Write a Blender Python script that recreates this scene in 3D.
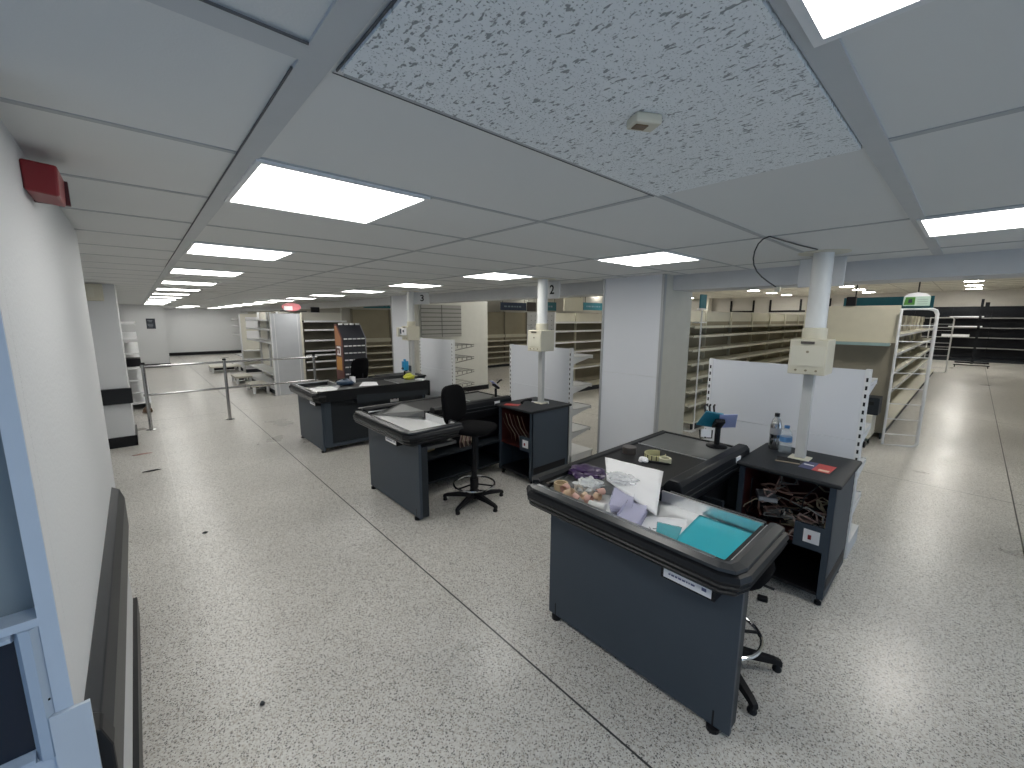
import bpy, bmesh, math, random
from mathutils import Vector, Matrix, noise
random.seed(7)
S = bpy.context.scene
for o in list(bpy.data.objects): bpy.data.objects.remove(o)
COL = S.collection
R = math.radians
# ------------------------------------------------------------------ camera
yaw, pit, rol = R(42.13), R(8.98), R(0.23)
F = Vector((math.sin(yaw)*math.cos(pit), math.cos(yaw)*math.cos(pit), -math.sin(pit)))
r_ = Vector((math.cos(yaw), -math.sin(yaw), 0)); u_ = r_.cross(F)
RT = math.cos(rol)*r_ + math.sin(rol)*u_; UP = -math.sin(rol)*r_ + math.cos(rol)*u_
cam = bpy.data.cameras.new('camera'); co = bpy.data.objects.new('camera', cam); COL.objects.link(co)
co.matrix_world = Matrix(((RT.x, UP.x, -F.x, 0), (RT.y, UP.y, -F.y, 0), (RT.z, UP.z, -F.z, 1.9), (0, 0, 0, 1)))
cam.sensor_width = 36; cam.lens = 413.6/1024*36; cam.clip_start = .02; cam.clip_end = 200
S.camera = co
# ------------------------------------------------------------------ light, exposure
W = bpy.data.worlds.new('sky'); S.world = W; W.use_nodes = True
W.node_tree.nodes['Background'].inputs[0].default_value = (.45, .65, 1, 1)
W.node_tree.nodes['Background'].inputs[1].default_value = 0.3
S.view_settings.view_transform = 'Standard'; S.view_settings.look = 'None'
S.view_settings.gamma = 1; S.view_settings.use_curve_mapping = False
S.view_settings.exposure = 0.09
PANEL = 9.5       # emission of the ceiling panels
SPOT = 62.0       # emission of the round downlights
def area(name, loc, rot, sx, sy, power, col):
    l = bpy.data.lights.new(name, 'AREA'); l.shape = 'RECTANGLE'; l.size = sx; l.size_y = sy
    l.energy = power; l.color = col
    o = bpy.data.objects.new(name, l); COL.objects.link(o); o.location = loc; o.rotation_euler = rot
    return o
# daylight through the shopfront glass behind the camera, and the door beside it
area('daylight_shopfront', (3.6, -3.95, 1.3), (R(-90), 0, R(180)), 7.0, 2.0, 45, (.66, .82, 1))
area('daylight_door', (-.93, -.1, 1.1), (0, R(-90), 0), 2.0, 2.0, 5, (.5, .72, 1))
# ------------------------------------------------------------------ materials
MATS = {}
def mat(name, col, rough=.5, metal=0, emit=0, bump=0, bscale=60, var=0, vscale=8, alpha=1, trans=0, spec=.5, coat=0):
    if name in MATS: return MATS[name]
    m = bpy.data.materials.new(name); m.use_nodes = True; nt = m.node_tree; b = nt.nodes['Principled BSDF']
    c = (*col, 1)
    b.inputs['Base Color'].default_value = c; b.inputs['Roughness'].default_value = rough
    b.inputs['Metallic'].default_value = metal; b.inputs['Specular IOR Level'].default_value = spec
    b.inputs['Alpha'].default_value = alpha; b.inputs['Transmission Weight'].default_value = trans
    b.inputs['Coat Weight'].default_value = coat
    if emit:
        b.inputs['Emission Color'].default_value = c; b.inputs['Emission Strength'].default_value = emit
    tc = nt.nodes.new('ShaderNodeTexCoord')
    n = nt.nodes.new('ShaderNodeTexNoise'); n.inputs['Scale'].default_value = vscale; n.inputs['Detail'].default_value = 5
    nt.links.new(tc.outputs['Object'], n.inputs['Vector'])
    if not emit:
        v = var or .06
        mx = nt.nodes.new('ShaderNodeMapRange'); mx.inputs[3].default_value = 1-v; mx.inputs[4].default_value = 1+v
        nt.links.new(n.outputs[0], mx.inputs[0])
        mm = nt.nodes.new('ShaderNodeVectorMath'); mm.operation = 'SCALE'; mm.inputs[0].default_value = col
        nt.links.new(mx.outputs[0], mm.inputs['Scale']); nt.links.new(mm.outputs[0], b.inputs['Base Color'])
    if bump:
        n2 = nt.nodes.new('ShaderNodeTexNoise'); n2.inputs['Scale'].default_value = bscale
        nt.links.new(tc.outputs['Object'], n2.inputs['Vector'])
        bp = nt.nodes.new('ShaderNodeBump'); bp.inputs['Strength'].default_value = bump; bp.inputs['Distance'].default_value = .01
        nt.links.new(n2.outputs[0], bp.inputs['Height']); nt.links.new(bp.outputs[0], b.inputs['Normal'])
    MATS[name] = m; return m
M = dict(
 wall=mat('wall_paint', (.62, .63, .64), .6, bump=.15, bscale=90, var=.03, vscale=1.5),
 ceil=mat('ceiling_tile_board', (.68, .69, .68), .7, bump=.05, bscale=200, var=.05, vscale=.8),
 tbar=mat('ceiling_grid', (.40, .42, .43), .5),
 gap=mat('ceiling_gap', (.12, .12, .12), .8),
 slate=mat('slate_laminate', (.039, .054, .074), .5, var=.05),
 slate2=mat('slate_dark', (.019, .024, .030), .5, spec=.3),
 rubber=mat('black_rubber', (.007, .008, .010), .42, spec=.35),
 black=mat('black_plastic', (.006, .006, .008), .5, spec=.3),
 ribbed=mat('grey_ribbed_plastic', (.025, .028, .032), .33),
 fabric=mat('black_fabric', (.005, .005, .006), .95, spec=.1, bump=.4, bscale=400),
 steel=mat('brushed_steel', (.78, .79, .80), .34, 1, var=.06, vscale=30),
 steeldk=mat('worn_steel_deck', (.15, .155, .155), .45, .5, var=.15, vscale=12),
 chrome=mat('chrome', (.75, .75, .75), .12, 1),
 chromed=mat('worn_chrome', (.42, .42, .42), .2, 1),
 deck=mat('black_deck', (.010, .010, .011), .45, spec=.3),
 white=mat('white_metal', (.72, .73, .74), .45, var=.03),
 whiteb=mat('white_board', (.68, .70, .74), .5, var=.03, vscale=2),
 cream=mat('cream_plastic', (.60, .57, .46), .45),
 creamm=mat('cream_metal', (.62, .60, .50), .5, var=.05),
 creambd=mat('cream_board', (.66, .64, .56), .55, var=.04),
 tan=mat('tan_board', (.33, .30, .22), .6, var=.12, vscale=3),
 tand=mat('tan_pegboard', (.22, .20, .155), .7, var=.2, vscale=3),
 dark=mat('dark_slot', (.01, .01, .01), .9),
 redbrown=mat('red_brown_laminate', (.06, .008, .006), .55),
 red=mat('red_plastic', (.22, .012, .016), .4),
 teal=mat('teal_film', (.02, .42, .52), .3),
 tealsign=mat('teal_sign', (.01, .15, .20), .4),
 navysign=mat('navy_sign', (.012, .035, .09), .4),
 paper=mat('white_paper', (.80, .80, .82), .8, var=.03),
 blackshelf=mat('black_shelving', (.007, .009, .014), .5, spec=.3),
 shelfedge=mat('grey_shelf_edge', (.25, .25, .25), .4),
 ink=mat('ink', (.02, .02, .05), .6),
)
def emat(name, col, s): return mat(name, col, emit=s)
M['panel'] = emat('lit_panel', (1, .985, .94), PANEL)
M['spot'] = emat('lit_downlight', (1, .97, .90), SPOT)
def floor_mat():
    m = bpy.data.materials.new('terrazzo'); m.use_nodes = True; nt = m.node_tree; N = nt.nodes; L = nt.links
    b = N['Principled BSDF']; tc = N.new('ShaderNodeTexCoord')
    def mix(fac, a, c, mode='MIX'):
        x = N.new('ShaderNodeMix'); x.data_type = 'RGBA'; x.blend_type = mode
        if isinstance(fac, (int, float)): x.inputs[0].default_value = fac
        else: L.new(fac, x.inputs[0])
        for i, q in ((6, a), (7, c)):
            if isinstance(q, tuple): x.inputs[i].default_value = (*q, 1)
            else: L.new(q, x.inputs[i])
        return x.outputs[2]
    def chips(scale, stops):
        v = N.new('ShaderNodeTexVoronoi'); v.inputs['Scale'].default_value = scale
        L.new(tc.outputs['Object'], v.inputs['Vector'])
        s = N.new('ShaderNodeSeparateColor'); L.new(v.outputs['Color'], s.inputs[0])
        r = N.new('ShaderNodeValToRGB'); r.color_ramp.interpolation = 'CONSTANT'
        e = r.color_ramp.elements
        e[0].position = 0; e[0].color = (*stops[0][1], 1); e[1].position = stops[1][0]; e[1].color = (*stops[1][1], 1)
        for p, c in stops[2:]:
            k = e.new(p); k.color = (*c, 1)
        L.new(s.outputs[0], r.inputs[0]); return r.outputs[0]
    col = chips(150, [(0, (.60, .585, .55)), (.55, (.66, .65, .62)), (.80, (.50, .47, .42)), (.92, (.36, .33, .29))])
    def speck(scale, prob, c, col):
        v = N.new('ShaderNodeTexVoronoi'); v.inputs['Scale'].default_value = scale; L.new(tc.outputs['Object'], v.inputs['Vector'])
        q = N.new('ShaderNodeSeparateColor'); L.new(v.outputs['Color'], q.inputs[0])
        a1 = N.new('ShaderNodeMath'); a1.operation = 'LESS_THAN'; L.new(q.outputs[1], a1.inputs[0]); a1.inputs[1].default_value = prob
        a2 = N.new('ShaderNodeMath'); a2.operation = 'LESS_THAN'; L.new(v.outputs['Distance'], a2.inputs[0]); a2.inputs[1].default_value = .46
        a3 = N.new('ShaderNodeMath'); a3.operation = 'MULTIPLY'; L.new(a1.outputs[0], a3.inputs[0]); L.new(a2.outputs[0], a3.inputs[1])
        return mix(a3.outputs[0], col, c)
    col = speck(120, .24, (.38, .355, .32), col)
    col = speck(105, .11, (.13, .125, .12), col)
    col = speck(150, .17, (.17, .165, .16), col)
    n = N.new('ShaderNodeTexNoise'); n.inputs['Scale'].default_value = .9; n.inputs['Detail'].default_value = 6
    L.new(tc.outputs['Object'], n.inputs['Vector'])
    mr = N.new('ShaderNodeMapRange'); mr.inputs[1].default_value = .3; mr.inputs[2].default_value = .7
    mr.inputs[3].default_value = .86; mr.inputs[4].default_value = 1.06; L.new(n.outputs[0], mr.inputs[0])
    sc = N.new('ShaderNodeVectorMath'); sc.operation = 'SCALE'; L.new(col, sc.inputs[0]); L.new(mr.outputs[0], sc.inputs['Scale'])
    col = sc.outputs[0]
    sp = N.new('ShaderNodeSeparateXYZ'); L.new(tc.outputs['Object'], sp.inputs[0])
    def math_(op, x, y=None):
        q = N.new('ShaderNodeMath'); q.operation = op
        for i, z in enumerate((x, y)):
            if z is None: continue
            if isinstance(z, (int, float)): q.inputs[i].default_value = z
            else: L.new(z, q.inputs[i])
        return q.outputs[0]
    def line(ax, off, period, w):
        t = math_('SUBTRACT', sp.outputs[ax], off - period/2)
        t = math_('MODULO', math_('ADD', t, period*20), period)
        return math_('LESS_THAN', math_('ABSOLUTE', math_('SUBTRACT', t, period/2)), w)
    fine = math_('MAXIMUM', line(0, .15, 1.3, .0035), line(1, .8, 1.3, .0035))
    col = mix(math_('MULTIPLY', fine, .28), col, (.78, .77, .73))
    dk = math_('MAXIMUM', line(0, 1.45, 5.23, .0055), line(1, -.5, 10.5, .0055))
    col = mix(dk, col, (.03, .03, .03))
    L.new(col, b.inputs['Base Color'])
    mr2 = N.new('ShaderNodeMapRange'); mr2.inputs[3].default_value = .20; mr2.inputs[4].default_value = .42
    L.new(n.outputs[0], mr2.inputs[0]); L.new(mr2.outputs[0], b.inputs['Roughness'])
    b.inputs['Specular IOR Level'].default_value = .5
    return m
M['floor'] = floor_mat()
def fissure_mat():
    m = bpy.data.materials.new('fissured_tile'); m.use_nodes = True; nt = m.node_tree; N = nt.nodes; L = nt.links
    b = N['Principled BSDF']; b.inputs['Roughness'].default_value = .9
    tc = N.new('ShaderNodeTexCoord'); mp = N.new('ShaderNodeMapping'); mp.inputs['Scale'].default_value = (2.2, 1, 1)
    L.new(tc.outputs['Object'], mp.inputs[0])
    w = N.new('ShaderNodeTexNoise'); w.inputs['Scale'].default_value = 56; w.inputs['Detail'].default_value = 1.0
    L.new(mp.outputs[0], w.inputs['Vector'])
    r = N.new('ShaderNodeMapRange'); r.inputs[1].default_value = .31; r.inputs[2].default_value = .37
    L.new(w.outputs[0], r.inputs[0])
    v = N.new('ShaderNodeTexNoise'); v.inputs['Scale'].default_value = 230; L.new(tc.outputs['Object'], v.inputs['Vector'])
    r2 = N.new('ShaderNodeMapRange'); r2.inputs[1].default_value = .30; r2.inputs[2].default_value = .40
    L.new(v.outputs[0], r2.inputs[0])
    mn = N.new('ShaderNodeMath'); mn.operation = 'MINIMUM'; L.new(r.outputs[0], mn.inputs[0]); L.new(r2.outputs[0], mn.inputs[1])
    x = N.new('ShaderNodeMix'); x.data_type = 'RGBA'; x.inputs[6].default_value = (.33, .35, .35, 1); x.inputs[7].default_value = (.80, .83, .84, 1)
    L.new(mn.outputs[0], x.inputs[0]); L.new(x.outputs[2], b.inputs['Base Color'])
    bp = N.new('ShaderNodeBump'); bp.inputs['Strength'].default_value = .6; bp.inputs['Distance'].default_value = .004
    L.new(mn.outputs[0], bp.inputs['Height']); L.new(bp.outputs[0], b.inputs['Normal'])
    return m
M['fissure'] = fissure_mat()
# ------------------------------------------------------------------ mesh helpers
class MB:
    def __init__(s): s.bm = bmesh.new()
    def face(s, pts):
        s.bm.faces.new([s.bm.verts.new(p) for p in pts]); return s
    def hexa(s, v):
        q = [s.bm.verts.new(p) for p in v]
        for f in ((0, 3, 2, 1), (4, 5, 6, 7), (0, 1, 5, 4), (1, 2, 6, 5), (2, 3, 7, 6), (3, 0, 4, 7)):
            s.bm.faces.new([q[i] for i in f])
        return s
    def box(s, x0, x1, y0, y1, z0, z1, rot=0, piv=None):
        v = [(x0, y0, z0), (x1, y0, z0), (x1, y1, z0), (x0, y1, z0), (x0, y0, z1), (x1, y0, z1), (x1, y1, z1), (x0, y1, z1)]
        if rot:
            cx, cy = piv or ((x0+x1)/2, (y0+y1)/2); c, n = math.cos(rot), math.sin(rot)
            v = [(cx+(x-cx)*c-(y-cy)*n, cy+(x-cx)*n+(y-cy)*c, z) for x, y, z in v]
        return s.hexa(v)
    def prism(s, poly, d0, d1, ax='z'):
        def P(a, b, d): return {'z': (a, b, d), 'y': (a, d, b), 'x': (d, a, b)}[ax]
        lo = [s.bm.verts.new(P(a, b, d0)) for a, b in poly]; hi = [s.bm.verts.new(P(a, b, d1)) for a, b in poly]
        s.bm.faces.new(lo[::-1]); s.bm.faces.new(hi); n = len(poly)
        for i in range(n): s.bm.faces.new([lo[i], lo[(i+1) % n], hi[(i+1) % n], hi[i]])
        return s
    def rings(s, rings, cap=True, closed=False):
        rv = [[s.bm.verts.new(p) for p in r] for r in rings]; n = len(rings[0])
        idx = list(range(len(rv)-1)) + ([-1] if closed else [])
        for i in idx:
            a, b = rv[i], rv[(i+1) % len(rv)]
            for k in range(n): s.bm.faces.new([a[k], a[(k+1) % n], b[(k+1) % n], b[k]])
        if cap and not closed: s.bm.faces.new(rv[0][::-1]); s.bm.faces.new(rv[-1])
        return s
    def tube(s, pts, r, n=10, closed=False):
        P = [Vector(p) for p in pts]; out = []; m = len(P); up = None
        rr = r if isinstance(r, (list, tuple)) else [r]*m
        for i, p in enumerate(P):
            if closed: t = P[(i+1) % m]-P[i-1]
            else: t = P[min(i+1, m-1)]-P[max(i-1, 0)]
            t.normalize()
            if up is None: up = Vector((0, 0, 1)) if abs(t.z) < .9 else Vector((1, 0, 0))
            a = t.cross(up).normalized(); up = a.cross(t).normalized(); b = up
            out.append([p + rr[i]*(math.cos(2*math.pi*k/n)*a + math.sin(2*math.pi*k/n)*b) for k in range(n)])
        return s.rings(out, closed=closed)
    def lathe(s, prof, c=(0, 0), n=24):
        return s.rings([[(c[0]+r*math.cos(2*math.pi*k/n), c[1]+r*math.sin(2*math.pi*k/n), z) for k in range(n)] for r, z in prof])
    def sweep(s, prof, path):
        # prof: (outward offset, z) ; path: 2D points, outward = right-hand side
        m = len(path); out = []
        for i, p in enumerate(path):
            p = Vector(p); ns = []
            if i > 0: t = (p-Vector(path[i-1])).normalized(); ns.append(Vector((t.y, -t.x)))
            if i < m-1: t = (Vector(path[i+1])-p).normalized(); ns.append(Vector((t.y, -t.x)))
            n = ns[0] if len(ns) == 1 else (ns[0]+ns[1]).normalized()
            k = 1 if len(ns) == 1 else 1/max(.3, n.dot(ns[0]))
            out.append([(p.x+n.x*o*k, p.y+n.y*o*k, z) for o, z in prof])
        return s.rings(out)
    def pad(s, c, d, e=4, bend=0, nu=20, nv=14):
        # rounded cushion, half sizes d
        sg = lambda v, p: math.copysign(abs(v)**p, v); out = []
        for j in range(nv+1):
            ph = -math.pi/2+math.pi*j/nv*.998+.003
            ring = []
            for i in range(nu):
                th = 2*math.pi*i/nu; cp = abs(math.cos(ph))**(2/e)
                x = d[0]*cp*sg(math.cos(th), 2/e); y = d[1]*cp*sg(math.sin(th), 2/e); z = d[2]*sg(math.sin(ph), 2/e)
                ring.append((c[0]+x, c[1]+y+bend*x*x, c[2]+z))
            out.append(ring)
        return s.rings(out)
    def xf(s, mtx): bmesh.ops.transform(s.bm, matrix=mtx, verts=s.bm.verts); return s
    def build(s, name, m, parent=None, bevel=0, smooth=False, loc=None):
        bmesh.ops.recalc_face_normals(s.bm, faces=s.bm.faces)
        me = bpy.data.meshes.new(name); s.bm.to_mesh(me); s.bm.free()
        if isinstance(m, str): m = M[m]
        me.materials.append(m)
        if smooth:
            for p in me.polygons: p.use_smooth = True
        o = bpy.data.objects.new(name, me); COL.objects.link(o)
        if smooth:
            me.set_sharp_from_angle(angle=R(40)) if hasattr(me, 'set_sharp_from_angle') else None
        if parent: o.parent = parent
        if loc: o.location = loc
        if bevel:
            b = o.modifiers.new('bevel', 'BEVEL'); b.width = bevel; b.segments = 2; b.limit_method = 'ANGLE'; b.angle_limit = R(40)
        return o
def tag(o, label, cat, group=None):
    o['label'] = label; o['category'] = cat
    if group: o['group'] = group
    return o
def thing(name, loc, label, cat, group=None, rz=0):
    o = bpy.data.objects.new(name, None); COL.objects.link(o); o.location = loc; o.rotation_euler = (0, 0, rz)
    o.empty_display_size = .1
    return tag(o, label, cat, group)
def struct(o): o['kind'] = 'structure'; return o
def dup(o, loc=None, rz=None, label=None, parent=None):
    c = o.copy(); COL.objects.link(c)
    if parent: c.parent = parent
    for ch in list(o.children): dup(ch, parent=c)
    if loc is not None: c.location = loc
    if rz is not None: c.rotation_euler = (0, 0, rz)
    if label: c['label'] = label
    return c
def text_mesh(name, s, size, m, parent, mtx, ext=.001, bold=0):
    cu = bpy.data.curves.new(name, 'FONT'); cu.body = s; cu.size = size; cu.extrude = ext; cu.offset = bold
    cu.align_x = 'CENTER'; cu.align_y = 'CENTER'
    t = bpy.data.objects.new('tmp', cu); COL.objects.link(t)
    me = bpy.data.meshes.new_from_object(t.evaluated_get(bpy.context.evaluated_depsgraph_get()))
    bpy.data.objects.remove(t); me.transform(mtx)
    me.materials.clear(); me.materials.append(M[m])
    o = bpy.data.objects.new(name, me); COL.objects.link(o); o.parent = parent; return o
# orientation of flat text readable from -X (text runs towards -Y), and from -Y (runs towards +X)
FACE_MX = Matrix(((0, 0, -1, 0), (-1, 0, 0, 0), (0, 1, 0, 0), (0, 0, 0, 1)))
FACE_MY = Matrix(((1, 0, 0, 0), (0, 0, -1, 0), (0, 1, 0, 0), (0, 0, 0, 1)))
# ================================================================== SETTING
ZC, ZR = 2.361, 3.3       # front and rear ceiling heights
XB = 4.30                 # beam line
struct(MB().box(-1.2, 30, -6, 27, -.1, 0).build('floor', 'floor'))
# ceiling with light openings left closed (panels hang flush)
struct(MB().box(-1.2, XB+.2, -6, 27, ZC, ZC+.06).build('ceiling', 'ceil'))
struct(MB().box(XB+.3, 30, -6, 27, ZR, ZR+.06).build('ceiling', 'creambd'))
X0, Y0 = .2957, .8546
def grid():
    g = MB(); z0 = ZC-.003
    for i in (1, 2, 3): g.box(X0+1.2*i-.012, X0+1.2*i+.012, -5, 26.4, z0, ZC)
    j = -9
    while Y0+.6*j < 26.3:
        y = Y0+.6*j
        if j not in (-1, 0): g.box(-.9, XB, y-.010, y+.010, z0, ZC)
        j += 1
    g.box(X0+.05, XB, Y0-.012, Y0+.012, z0, ZC)
    for k in range(-2, 14): g.box(X0+.6-.01, X0+.6+.01, Y0+.6+1.8*k, Y0+1.2+1.8*k, z0, ZC)
    struct(g.build('trim_1', 'tbar'))
    b = MB()
    b.box(X0-.03, X0+.022, -5, 26.4, ZC-.006, ZC); b.box(X0+.03, XB, Y0-.6-.05, Y0-.6, ZC-.006, ZC)
    b.box(-.9, X0-.03, Y0-.045, Y0+.01, ZC-.006, ZC)
    struct(b.build('trim_2', mat('ceiling_main_bar', (.50, .52, .53), .5)))
    d = MB()
    for y in (Y0+.0125, ): d.box(X0+.03, 1.5, y, y+.002, ZC-.0045, ZC-.003)
    d.box(X0+.031, X0+.034, .25, Y0, ZC-.007, ZC-.003); d.box(-.2, X0-.03, Y0-.048, Y0-.045, ZC-.007, ZC-.003)
    d.box(X0-.034, X0-.031, .9, 5, ZC-.007, ZC-.003)
    struct(d.build('trim_3', 'gap'))
grid()
tag(MB().box(X0+.035, X0+1.19, Y0-.6+.004, Y0-.014, ZC-.012, ZC-.0005).build('ceiling_tile', 'fissure'),
    'fissured mineral ceiling tile with worm-hole texture around the smoke alarm', 'ceiling tile')
# rear ceiling grid
g = MB()
for k in range(0, 21): g.box(4.7+1.2*k, 4.715+1.2*k, -6, 27, ZR-.005, ZR)
for k in range(0, 28): g.box(4.6, 29.4, -6+1.2*k, -5.985+1.2*k, ZR-.005, ZR)
struct(g.build('trim_4', mat('rear_ceiling_grid', (.3, .28, .24), .6)))
# walls
struct(MB().box(-.45, -.185, 1.302, 3.36, 0, ZC).box(-.212, -.185, 1.2405, 1.3015, 0, ZC).build('wall_left', 'wall'))
w = MB(); w.box(-.75, -.62, 3.36, 26.5, 0, ZC); w.box(-.62, -.45, 3.26, 3.36, 0, ZC); struct(w.build('wall_left', 'wall'))
struct(MB().box(-.62, -.16, 8.234, 9.05, 0, ZC).build('wall_left', 'wall'))
struct(MB().box(-.75, .88, 20.8, 26.6, 0, ZC).build('wall_far', 'wall'))
struct(MB().box(.88, XB+.3, 26.4, 26.6, 0, ZR).build('wall_far', 'wall'))
struct(MB().box(XB+.3, 30, 26.4, 26.6, 0, ZR).build('wall_rear', mat('rear_wall_paint', (.47, .46, .42), .6)))
struct(MB().box(29.5, 29.7, -6, 26.4, 0, ZR).build('wall_right', mat('right_wall_paint', (.50, .48, .44), .6)))
# shopfront wall behind the camera
w = MB(); w.box(-1.05, .1, -4.2, -4, 0, ZC); w.box(7.1, 30, -4.2, -4, 0, ZR); w.box(.1, 7.1, -4.2, -4, 0, .3); w.box(.1, 7.1, -4.2, -4, 2.3, ZR)
struct(w.build('wall_front', 'wall'))
struct(MB().box(XB, XB+.42, -4, 26.4, 2.205, ZR+.02).build('trim_5', mat('beam_paint', (.56, .57, .58), .6)))
# skirtings
struct(MB().box(-.185, -.165, 1.3, 3.39, 0, .13).build('baseboard_left', 'rubber'))
w = MB(); w.box(-.62, -.14, 8.21, 8.234, 0, .155); w.box(-.16, -.14, 8.21, 9.05, 0, .155); struct(w.build('baseboard_left', 'black'))
struct(MB().box(-.6, .9, 20.76, 20.8, 0, .14).build('baseboard_far', 'black'))
struct(MB().box(.9, 6.5, 26.36, 26.4, .02, .17).build('trim_6', 'black'))
# partition wall with slat wall board, behind tills 2 and 3
struct(MB().box(4.95, 7.02, 8.75, 9.0, 0, 2.42).build('wall_rear', mat('partition_paint', (.60, .60, .55), .6)))
struct(MB().box(4.95, 7.04, 8.73, 8.75, 0, .12).build('baseboard_rear', 'black'))
t = thing('slat_board', (4.72, 8.72, 1.1), 'grey slatted display board on the partition behind till 3', 'display board')
MB().box(.28, 1.42, -.01, .02, .35, 1.12).build('board', mat('slat_grey', (.34, .34, .32), .5), t)
s = MB()
for k in range(7): s.box(.28, 1.42, -.014, -.01, .42+.1*k, .437+.1*k)
s.box(.84, .855, -.014, -.01, .35, 1.12)
s.build('slat_grooves', mat('slat_groove', (.10, .10, .095), .6), t)
# columns
def column(y0, lab, d=.64):
    t = thing('column', (4.12, y0, 0), lab, 'column'); t['kind'] = 'structure'
    MB().box(.0, d, 0, .75, 0, ZC).build('column_core', mat('column_side', (.56, .555, .50), .55), t)
    MB().box(-.012, 0, .02, .73, .1, 1.28).build('cladding_panel', 'whiteb', t)
    MB().box(-.012, 0, .02, .73, 1.283, ZC).build('cladding_panel', 'whiteb', t)
    for yy in (-.006, .73):
        m = MB(); m.box(-.022, .03, yy, yy+.026, .04, ZC); m.build('corner_trim', mat('trim_aluminium', (.42, .43, .44), .4, .3), t)
    MB().box(-.008, d*.5, -.004, .754, 0, .05).build('skirting', 'black', t)
column(2.2, 'square white clad column with metal corner trims between tills 1 and 2')
column(7.65, 'square white clad column behind the third till', .12)
# ---- door frame at the left edge (white, daylight blue put into its colour, with frosted upper and dark lower pane)
def door_frame():
    fr = mat('frame_daylit', (.52, .60, .70), .4); y = 1.24
    t = struct(bpy.data.objects.new('door_1', None)); COL.objects.link(t); t.location = (-.185, y, 0)
    m = MB(); m.box(-.028, -.0005, -.004, 0, 0, ZC); m.box(-.70, -.028, -.004, .06, 1.262, 1.280); m.box(-.70, -.028, -.004, .06, 0, .955); m.box(-.76, -.70, -.004, .06, 0, ZC); m.box(-.70, -.028, -.004, .06, 2.2, ZC)
    m.build('door_frame', fr, t)
    bd = mat('bead_daylit', (.44, .52, .62), .4)  # bead colour carries the same daylight blue
    b = MB(); b.prism([(-.028, 0), (-.040, -.012), (-.056, -.010), (-.066, .010), (-.066, .03), (-.028, .03)], .955, 1.262, 'z'); b.build('glazing_bead', bd, t, smooth=False)
    b = MB(); b.prism([(0, .955), (-.012, .960), (-.010, .968), (.010, .976), (.03, .976), (.03, .955)], -.70, -.066, 'x') ; b.build('glazing_bead', bd, t)
    b = MB(); b.prism([(0, 1.262), (-.012, 1.257), (-.010, 1.248), (.010, 1.240), (.03, 1.240), (.03, 1.262)], -.70, -.066, 'x') ; b.build('glazing_bead', bd, t)
    MB().box(-.70, -.066, .012, .018, .976, 1.240).build('glass_pane', mat('dark_glass', (.008, .014, .028), .25), t)
    MB().box(-.70, -.028, .050, .058, 1.280, 2.2).build('glass_pane', mat('frosted_glass', (.22, .26, .28), .4), t)
    MB().tube([(-.033, -.006, 1.09), (-.033, -.003, 1.09)], .0025, 8).build('screw', 'dark', t)
door_frame()
struct(MB().box(-.222, -.16, 1.226, 1.2355, 0, 1.052).build('trim_7', mat('sill_daylit', (.56, .62, .69), .5)))  # white sill; the blue of the daylight is in its colour
w = MB(); w.box(-1.05, -.95, -4, -1.2, 0, ZC); w.box(-1.05, -.95, 1.0, 1.34, 0, ZC); w.box(-1.05, -.95, -1.2, 1.0, 2.1, ZC); struct(w.build('wall_left', 'wall'))
# bumper rail on the pier wall
t = thing('bumper_rail', (-.185, 1.237, .905), 'dark grey wall bumper rail with black end cap on the left wall', 'bumper rail')
MB().prism([(0, .075), (.030, .055), (.046, .0), (.046, -.17), (0, -.19)], .062, 1.83, 'y').build('rail', mat('rail_grey', (.011, .014, .019), .42, spec=.35), t, bevel=.004)
MB().prism([(0, .078), (.033, .058), (.049, .002), (.049, -.172), (0, -.192)], 0, .062, 'y').build('end_cap', 'rubber', t, bevel=.006)
t = thing('bumper_rail', (-.16, 8.2, .65), 'short black bumper rail on the white pier behind the handrail', 'bumper rail')
m = MB(); m.box(-.46, .03, -.03, .034, 0, .225); m.build('rail', 'rubber', t, bevel=.012)
# red alarm sounder
t = thing('alarm_sounder', (-.185, 1.76, 2.240), 'dark red alarm box high on the left wall', 'alarm')
MB().prism([(0, 0), (.066, -.008), (.070, .075), (0, .080)], 0, .16, 'y').build('housing', 'red', t, bevel=.006)
MB().box(.0, .076, .16, .18, .0, .07).build('mounting_plate', mat('dark_red', (.06, .006, .008), .5), t)
# meter box on far pier
t = thing('junction_box', (-.45, 8.13, 2.12), 'cream junction box under the ceiling on the white pier', 'electrical box')
MB().box(0, .17, 0, .104, 0, .23).build('housing', 'cream', t, bevel=.008); MB().box(.02, .08, -.01, 0, .05, .18).build('cover', 'creamm', t)
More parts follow.
